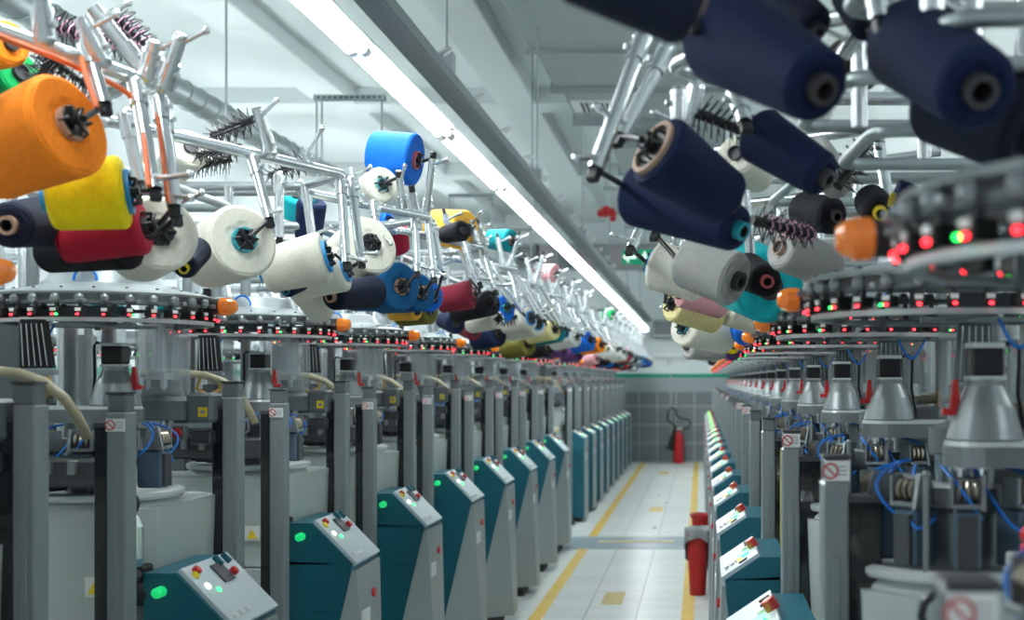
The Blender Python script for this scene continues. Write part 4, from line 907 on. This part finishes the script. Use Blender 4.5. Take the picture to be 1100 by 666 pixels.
r3 = creelR(3, 4.2, 4.75)
dressed(r3, U(728, 255, 4.5), U(716, 305, 4.35), U(722, 326, 4.5), U(771, 342, 4.62), .062, .058, 'lemon', 'black', 'pale yellow yarn cone below the big grey one', GR, U(704, 300, 4.3))
yarn_cone('pink', 'black', U(730, 317, 4.35), U(778, 331, 4.45), .040, .040, 'dusty pink yarn cone above the pale yellow one', GR)
yarn_cone('cream', 'white', U(780, 334, 4.6), U(812, 346, 4.7), .052, .046, 'cream yarn cone below the turquoise one', GR)
r3.arm(U(740, 260, 4.6), U(733, 300, 4.6), None)
r4 = creelR(4, 5.35, 5.9)
dressed(r4, U(733, 290, 5.6), U(722, 335, 5.4), U(734, 352, 5.3), U(778, 364, 5.5), .075, .066, 'cream', 'teal', 'cream yarn cone low on the fifth right creel', GR, U(711, 330, 5.3))
yarn_cone('grey', 'black', U(738, 372, 5.9), U(775, 374, 6.0), .06, .055, 'grey yarn cone beneath the low cream one', GR)
yarn_cone('blue', 'black', U(792, 350, 5.5), U(800, 362, 5.4), .05, .042, 'small bright blue yarn cone deep in the right row', GR)
yarn_cone('yellow', 'purple' if False else 'black', U(779, 367, 6.3), U(788, 372, 6.2), .045, .04, 'small yellow yarn cone deep in the right row', GR)
yarn_cone('purple', 'black', U(780, 376, 6.6), U(788, 380, 6.5), .045, .04, 'small purple yarn cone below the yellow one in the right row', GR)
RC = [['grey', 'cream', 'grey', None, 'black', 'darknavy'], ['black', 'darknavy', 'cream', None, 'grey', 'black'], ['darknavy', 'cream', 'black', None, 'blue', 'grey']]
for i in range(5, 17):
    y = RY[i]; template(i, y - .49, y + .10, -1, RC[i % 3], None, None, skip=(3,) if i % 2 else (3, 2))

# rows behind
for i in range(7):
    y = 3.3 + 1.2 * i; cr = Creel((-3.1, y, 0), 'galvanised pipe yarn creel behind the left row, %s from the camera' % ORD[i], 'yarn creels behind the left row', -1)
    cr.pipe([(-2.6, y - .5, ZB), (-2.55, y + .5, ZB), (-3.5, y + .5, ZB), (-3.5, y - .5, ZB), (-2.6, y - .5, ZB)])
    for (x, yy) in ((-2.58, y - .45), (-2.58, y + .45)): cr.pipe([(x, yy, 0), (x, yy, ZB)], PR, 'upright')
    for k in range(4):
        p = Vector((-2.58, y - .35 + .23 * k, ZB)); cr.arm(p, p + Vector((.05, 0, .14 if k % 2 else -.18)), None)
        cc = random.Random(i * 9 + k).choice(['cream', 'white', 'navy', 'cream', 'crimson', 'teal', 'black'])
        q = p + Vector((-.02, 0, .12 if k % 2 else -.22)); yarn_cone(cc, 'black', q, q + Vector((-.15, .02, -.05)), .065, .055, '%s yarn cone on the %s creel behind the left row, %s along it' % (cc, ORD[i], ORD[k]), 'yarn cones behind the left row')
for i in range(6):
    y = 2.6 + 1.2 * i; cr = Creel((2.0, y, 0), 'galvanised pipe yarn creel behind the right row, %s from the camera' % ORD[i], 'yarn creels behind the right row', 1)
    cr.pipe([(1.5, y - .5, ZB), (1.5, y + .5, ZB), (2.4, y + .5, ZB), (2.4, y - .5, ZB), (1.5, y - .5, ZB)])
    for (x, yy) in ((1.49, y - .45), (1.49, y + .45)): cr.pipe([(x, yy, 0), (x, yy, ZB)], PR, 'upright')
    for k in range(3):
        p = Vector((1.5, y - .3 + .3 * k, ZB)); cr.arm(p, p + Vector((-.05, 0, -.18)), None)
        cc = random.Random(i * 7 + k).choice(['cream', 'grey', 'navy', 'black'])
        q = p + Vector((.02, 0, -.22)); yarn_cone(cc, 'black', q, q + Vector((.15, .02, -.05)), .06, .05, '%s yarn cone on the %s creel behind the right row, %s along it' % (cc, ORD[i], ORD[k]), 'yarn cones behind the right row')

# ------------------------------------------------------------------ world, camera
w = bpy.data.worlds.new('World'); C.world = w; w.use_nodes = True
w.node_tree.nodes['Background'].inputs[0].default_value = (.75, .85, .9, 1); w.node_tree.nodes['Background'].inputs[1].default_value = .65
cam = bpy.data.cameras.new('Camera'); co = bpy.data.objects.new('Camera', cam); COL.objects.link(co)
co.location = (0, 0, H); co.rotation_euler = (PI / 2, 0, 0)
cam.sensor_width = 36; cam.lens = 36 * F / 1100; cam.shift_x = -(VX - 550) / 1100; cam.shift_y = (VY - 333) / 1100; cam.clip_start = .05
cam.dof.use_dof = True; cam.dof.focus_distance = 4.0; cam.dof.aperture_fstop = 3.8
C.camera = co
C.view_settings.view_transform = 'Standard'; C.view_settings.look = 'None'; C.view_settings.exposure = 0; C.view_settings.gamma = 1; C.view_settings.use_curve_mapping = False
